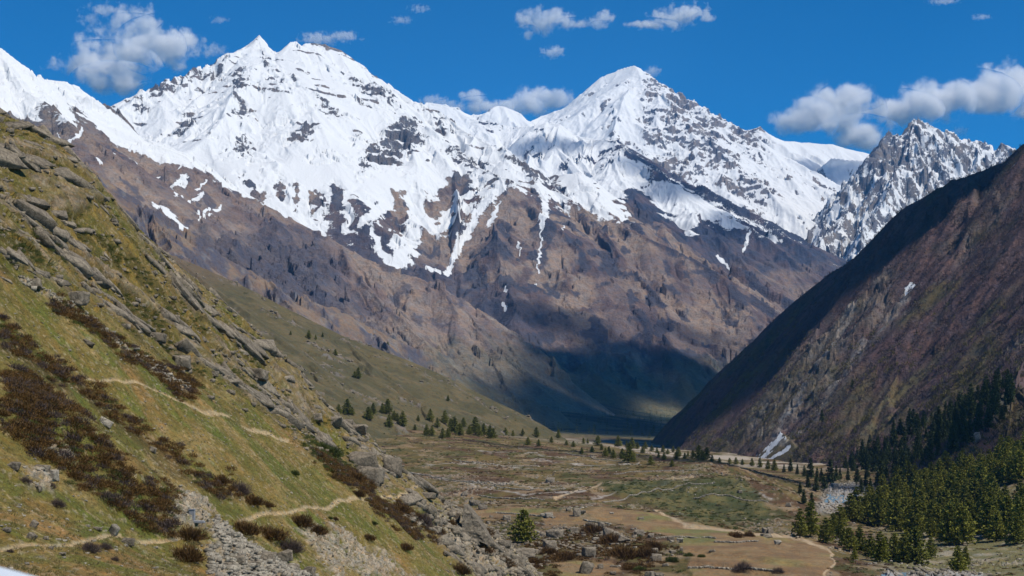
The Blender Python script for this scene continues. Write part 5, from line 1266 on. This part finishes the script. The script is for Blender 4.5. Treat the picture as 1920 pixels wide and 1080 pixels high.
# the leaning fin of rock above the valley
def leaning():
    g = ground(884, 1012)
    s = g[1] / F
    # outline in the boulder's own plane, lower left corner first
    out = [(-26, 0), (-28, 22), (-24, 46), (-21, 72), (-14, 66), (4, 44), (18, 22), (30, 2), (26, -6), (8, 2), (-6, -2)]
    n = len(out)
    V3 = [(x * s, -3.2 + .03 * z * s * 6, z * s) for x, z in out] + [(x * s * .93 + 2.4, 3.0, z * s * .93 + .3) for x, z in out]
    me = bpy.data.meshes.new("leaning_boulder")
    import bmesh
    bm = bmesh.new()
    vs = [bm.verts.new(v) for v in V3]
    bm.faces.new(vs[:n]); bm.faces.new(vs[n:][::-1])
    for i in range(n): bm.faces.new((vs[i], vs[i + n], vs[(i + 1) % n + n], vs[(i + 1) % n]))
    bmesh.ops.recalc_face_normals(bm, faces=bm.faces)
    bmesh.ops.triangulate(bm, faces=bm.faces)
    bmesh.ops.subdivide_edges(bm, edges=bm.edges, cuts=5, use_grid_fill=True)
    for v in bm.verts:
        c_ = v.co
        k = float(perlin(np.array([c_.x * .5 + 4]), np.array([c_.z * .4 + c_.y * .6]), 3)[0]) * .45 + float(perlin(np.array([c_.x * 1.6]), np.array([c_.z * 1.3 + c_.y]), 4)[0]) * .15
        v.co.x += k * .5; v.co.y += k; 
    bm.to_mesh(me); bm.free()
    me.materials.append(M_ROCK)
    o = bpy.data.objects.new("boulder", me); COL.objects.link(o); o.location = (g[0], g[1] + 2, g[2] - .6)
    o.rotation_euler = (0, 0, .35)
    o["label"] = "huge pointed boulder leaning like a fin over the rubble slope"; o["category"] = "boulder"
leaning()

# ---- rubble, scree and riverbed stones
def rubble(label, sheet, mask, n, s0, s1, mat, name="rubble"):
    P, i = sample(sheet, mask, n)
    k = s0 + (s1 - s0) * RNG.uniform(0, 1, n) ** 2.5
    sc = [(a * RNG.uniform(.8, 1.4), a * RNG.uniform(.8, 1.3), a * RNG.uniform(.45, .9)) for a in k]
    P[:, 2] += k * .15
    stuff(name, label, mat, RS, P, sc)
pm = lambda poly, s_=6: sstep(-s_, s_, polysd(rwx, rwy, poly))
chute_m = pm([(395, 985), (425, 985), (450, 1010), (520, 1045), (600, 1085), (400, 1090), (392, 1030)], 4)
rubble("pile of broken grey stones in the chute at the bottom left", hl, chute_m, 3200, .1, .5, M_PALE)
rubble("grey blocks strewn down the slope below the path", hl, pm([(800, 955), (860, 955), (930, 975), (1000, 1000), (1020, 1090), (900, 1090), (840, 1030), (790, 985)], 8), 2600, .15, 1.1, M_ROCK)
rubble("pale stone line running down the grass", hl, wallz, 1100, .12, .5, M_PALE)
rubble("small pale stones scattered over the near slope", hl, (1 - th) * (.15 + rub) * (1 - slab), 12000, .05, .20, M_PALE)
rubble("loose rocks between the rock ribs", hl, cragz * (1 - slab * .5) + nose * .8, 3000, .12, .7, M_ROCK)
rubble("boulders of the stony riverbed", vl, river, 600, .3, 1.2, M_PALE)
rubble("darker stones of the riverbed", vl, river, 1500, .25, 1.1, M_ROCK)
rubble("stones scattered over the valley plateau", vl, (stony * .8 + edge * .5 + .02) * (1 - field) * sstep(1300, 800, vl.Y), 6500, .15, .7, M_PALE)
bl = sstep(-8, 8, polysd(vpx + V(12, 4, 5) * 12, vpy + V(12, 4, 6) * 5, [(900, 940), (1000, 975), (1120, 985), (1200, 1000), (1180, 1030), (1060, 1040), (960, 1085), (900, 1085)])) * (1 - field)
rubble("grey blocks between the bushes beside the fields", vl, bl, 1500, .2, 1.0, M_ROCK)
rubble("talus blocks on the grassy hill", gh, talus, 1800, .5, 2.2, M_ROCK)
rubble("grey scree fan at the foot of the right mountain", rt, sstep(-10, 10, polysd(rt.U * F + CX, rt.PY, [(1490, 855), (1540, 835), (1570, 820), (1560, 850), (1520, 875), (1490, 872)])), 1500, .3, 1.1, M_ROCK)

# bedrock ribs of the near slope: long jointed blocks lying with the slope
def ribs():
    dirA = np.array([.41, .91]); Vs, Ts, tn, n = [], [], [], 0
    gx, gy = hl.grad(hl.Zb)
    protos = [hull_rock(700 + i, 16, 1, .04) for i in range(12)]
    w = (slab * (hl.Y ** 1.2)).reshape(-1).astype(float); cdf = np.cumsum(w)
    S = []
    while len(S) < 1500:
        i = int(np.searchsorted(cdf, RNG.uniform(0, cdf[-1])))
        if i >= w.size: continue
        # follow the rib: three to six blocks in a row
        x, y = float(hl.X0.reshape(-1)[i]), float(hl.Y0.reshape(-1)[i]); big = RNG.uniform(0, 1.0) ** 2 * 2.3 + .45
        for k in range(int(RNG.integers(2, 6))):
            S.append((x, y, big * RNG.uniform(.6, 1.25), i))
            x += dirA[0] * big * 1.9 + RNG.normal() * .5; y += dirA[1] * big * 1.9 + RNG.normal() * .5
    for k, (x, y, b, i) in enumerate(S):
        if not (30 < y < 400): continue
        z = float(hl.height(x, y))
        e = 1.0
        z2 = float(hl.height(x + dirA[0] * e, y + dirA[1] * e)); z3 = float(hl.height(x + dirA[1] * e, y - dirA[0] * e))
        a = np.array([dirA[0] * e, dirA[1] * e, z2 - z]); a /= np.linalg.norm(a)
        c_ = np.array([dirA[1] * e, -dirA[0] * e, z3 - z]); c_ -= a * (c_ @ a); c_ /= np.linalg.norm(c_)
        nn = np.cross(c_, a); nn = nn if nn[2] > 0 else -nn
        V3, T, t_ = protos[k % 12]
        L = b * RNG.uniform(1.2, 2.2); Wd = b * RNG.uniform(.5, .9); Hh = b * RNG.uniform(.35, .65)
        j = RNG.normal(size=3) * .08; a2 = a + j; a2 /= np.linalg.norm(a2)
        Vs.append(np.array([x, y, z]) + nn * Hh * .05 + V3[:, :1] * L * a2 + V3[:, 1:2] * Wd * c_ + V3[:, 2:] * Hh * nn); Ts.append(T + n); n += len(V3)
        tn.append(np.full(len(V3), RNG.uniform(0, 1)))
    o = bpy.data.objects.new("rock_outcrop", tri_mesh("rock_outcrop", np.concatenate(Vs), np.concatenate(Ts), M_ROCK, np.concatenate(tn))); COL.objects.link(o)
    o["kind"] = "structure"
ribs()
# dry stone walls between the terraces: one thing each
def stone_wall(pts, label, size=.42, n=None):
    P3 = [ground(x, y, [vl, hl]) for x, y in pts]
    P3 = [p for p in P3 if p]
    Ps = []
    for a, b in zip(P3[:-1], P3[1:]):
        a = np.array(a); b = np.array(b); L = np.linalg.norm(b - a)
        m_ = int(L / (size * .85)) + 1
        for i in range(m_):
            for lay in range(2):
                t_ = (i + RNG.uniform(0, .9)) / m_
                q = a + (b - a) * t_; zz = float(vl.height(q[0], q[1]))
                Ps.append((q[0] + RNG.normal() * .15, q[1] + RNG.normal() * .15, zz + lay * size * .75))
    V3, T, tn = merge(RS, Ps, [(size * RNG.uniform(.7, 1.1), size * RNG.uniform(.7, 1.1), size * RNG.uniform(.6, .8)) for _ in Ps])
    c0 = np.array(Ps[len(Ps) // 2])
    o = bpy.data.objects.new("stone_wall", tri_mesh("stone_wall", V3 - c0, T, M_PALE, tn)); COL.objects.link(o); o.location = c0
    o["label"] = label; o["category"] = "wall"; o["group"] = "dry stone walls between the terraces"
stone_wall([(765, 886), (830, 897), (900, 905), (960, 908)], "long thin stone wall winding away from behind the path nose")
stone_wall([(870, 903), (930, 913), (1000, 918), (1060, 917)], "stone wall in mid valley below the long thin one")
stone_wall([(1290, 1066), (1330, 1064), (1390, 1068), (1450, 1072)], "low wall of stones along the bottom of the big brown field")
stone_wall([(1095, 975), (1120, 980), (1145, 984)], "short stone wall under the upper field")
stone_wall([(1340, 1017), (1380, 1018), (1420, 1016)], "thin row of stones on the right of the big field")
stone_wall([(1060, 850), (1120, 862), (1180, 866)], "faint wall across the shaded plateau")
stone_wall([(930, 962), (990, 966), (1040, 972)], "wall of stones behind the lone pine")
stone_wall([(1130, 942), (1200, 925), (1270, 912), (1340, 905)], "stone edging along the lip of the green bank")
stone_wall([(900, 930), (960, 936), (1020, 938)], "low wall in front of the mid valley scrub")
stone_wall([(1300, 935), (1370, 930), (1440, 942)], "wall crossing the terrace above the nose")
stone_wall([(850, 862), (930, 872), (1010, 874)], "far thin wall on the left of the plateau")
stone_wall([(1150, 890), (1230, 884), (1310, 882)], "far thin wall right of the plateau middle")
stone_wall([(1230, 1010), (1290, 1008), (1340, 1010)], "row of stones along the field's green strip")

# ---- water
def water():
    i = np.arange(vl.nx * vl.ny).reshape(vl.ny, vl.nx)
    wet = sstep(-3, 6, polysd(vpx, vpy, [(1550, 925), (1600, 913), (1650, 917), (1600, 935), (1560, 958), (1535, 960)]))
    wet = np.maximum(wet, sstep(-3, 6, polysd(vpx, vpy, [(1650, 1078), (1720, 1072), (1790, 1073), (1830, 1080), (1860, 1110), (1650, 1110)])))
    m_ = (wet[:-1, :-1] > .5)
    q = np.stack([i[:-1, :-1], i[:-1, 1:], i[1:, 1:], i[1:, :-1]], -1)[m_]
    used, inv = np.unique(q, return_inverse=True)
    co = np.stack([vl.X, vl.Y, BASEZ + .28], -1).reshape(-1, 3)[used]
    me = raw_mesh("river", co.astype(f32).reshape(-1), inv.reshape(-1, 4), True)
    m, t = new_mat("river_water")
    bs = t.nodes.new("ShaderNodeBsdfPrincipled"); bs.inputs['Roughness'].default_value = .12
    geo = t.nodes.new("ShaderNodeNewGeometry"); n = noise_node(t, geo.outputs['Position'], .8, 6, .7)
    c_ = mixcol(t, maprange(t, n, .5, .65, 0, 1), (.08, .14, .165), (.40, .47, .50)); t.links.new(c_, bs.inputs['Base Color'])
    bp = t.nodes.new("ShaderNodeBump"); bp.inputs['Strength'].default_value = .6; bp.inputs['Distance'].default_value = .3
    t.links.new(n, bp.inputs['Height']); t.links.new(bp.outputs[0], bs.inputs['Normal'])
    out = t.nodes.new("ShaderNodeOutputMaterial"); t.links.new(bs.outputs[0], out.inputs[0])
    me.materials.append(m)
    o = bpy.data.objects.new("river", me); COL.objects.link(o); o["kind"] = "structure"
water()

# ---- small concrete water post beside the path
def simple_mat(name, col, rough=.9, scale=6):
    m, t = new_mat(name)
    tc = t.nodes.new("ShaderNodeTexCoord"); n = noise_node(t, tc.outputs['Object'], scale, 5, .6)
    bs = t.nodes.new("ShaderNodeBsdfPrincipled"); bs.inputs['Roughness'].default_value = rough
    c_ = mixcol(t, maprange(t, n, .3, .7, 0, 1), tuple(x * .8 for x in col), tuple(min(1, x * 1.15) for x in col)); t.links.new(c_, bs.inputs['Base Color'])
    out = t.nodes.new("ShaderNodeOutputMaterial"); t.links.new(bs.outputs[0], out.inputs[0])
    return m
import bmesh
def bevel_box(name, sx, sy, sz, mat, parent, loc, bev=.03):
    me = bpy.data.meshes.new(name); bm = bmesh.new(); bmesh.ops.create_cube(bm, size=1)
    for v in bm.verts: v.co = Vector((v.co.x * sx, v.co.y * sy, v.co.z * sz))
    bmesh.ops.bevel(bm, geom=bm.edges[:], offset=bev, segments=2, affect='EDGES')
    bm.to_mesh(me); bm.free(); me.materials.append(mat)
    o = bpy.data.objects.new(name, me); COL.objects.link(o); o.parent = parent; o.location = loc
    return o
g = ground(360, 977)
s = g[1] / F
post = bpy.data.objects.new("concrete_post", None); COL.objects.link(post); post.location = g
post["label"] = "small grey concrete water post with a slab, beside the stone chute"; post["category"] = "concrete post"
MC = simple_mat("grey_concrete", (.24, .245, .26))
bevel_box("pillar", 11 * s, 9 * s, 24 * s, MC, post, (0, 0, 9 * s))
bevel_box("cap", 12.5 * s, 10.5 * s, 2 * s, MC, post, (0, 0, 21.8 * s))
bevel_box("side_wall", 24 * s, 6 * s, 17 * s, MC, post, (-18 * s, 2 * s, 6 * s))
bevel_box("slab", 24 * s, 14 * s, 4 * s, MC, post, (13 * s, -6 * s, -1 * s))

# ---- the pale smooth panel intruding at the bottom left, close to the lens
def panel():
    V3, T = [], []
    nu, nv = 24, 8
    for i in range(nu + 1):
        a = i / nu
        x = -.80 + a * .95
        top = (YH - (1046 + 60 * a ** 1.6 * 2.2)) / F * 1.3 if False else None
        for j in range(nv + 1):
            b = j / nv * math.pi * .5
            V3.append((x, .30 - .30 * math.cos(b) + .0 * a, -.02 - .16 * a - .10 * a * a + .05 * math.sin(b) - .05))
    for i in range(nu):
        for j in range(nv):
            p = i * (nv + 1) + j
            T += [(p, p + nv + 1, p + nv + 2), (p, p + nv + 2, p + 1)]
    n0 = len(V3)
    for i in range(nu + 1):
        a = V3[i * (nv + 1)]; V3.append((a[0], a[1], a[2] - .35))
    for i in range(nu):
        p = i * (nv + 1); q = n0 + i
        T += [(p, q, q + 1), (p, q + 1, p + nv + 1)]
    me = tri_mesh("white_panel", np.array(V3), np.array(T), simple_mat("white_paint", (.50, .54, .59), .35, 2), None, True)
    o = bpy.data.objects.new("white_panel", me); COL.objects.link(o)
    d = 1.6
    o.location = (-.3185, d, -.106)
    o["label"] = "smooth blurred white panel edge poking into the bottom left corner"; o["category"] = "panel"
panel()
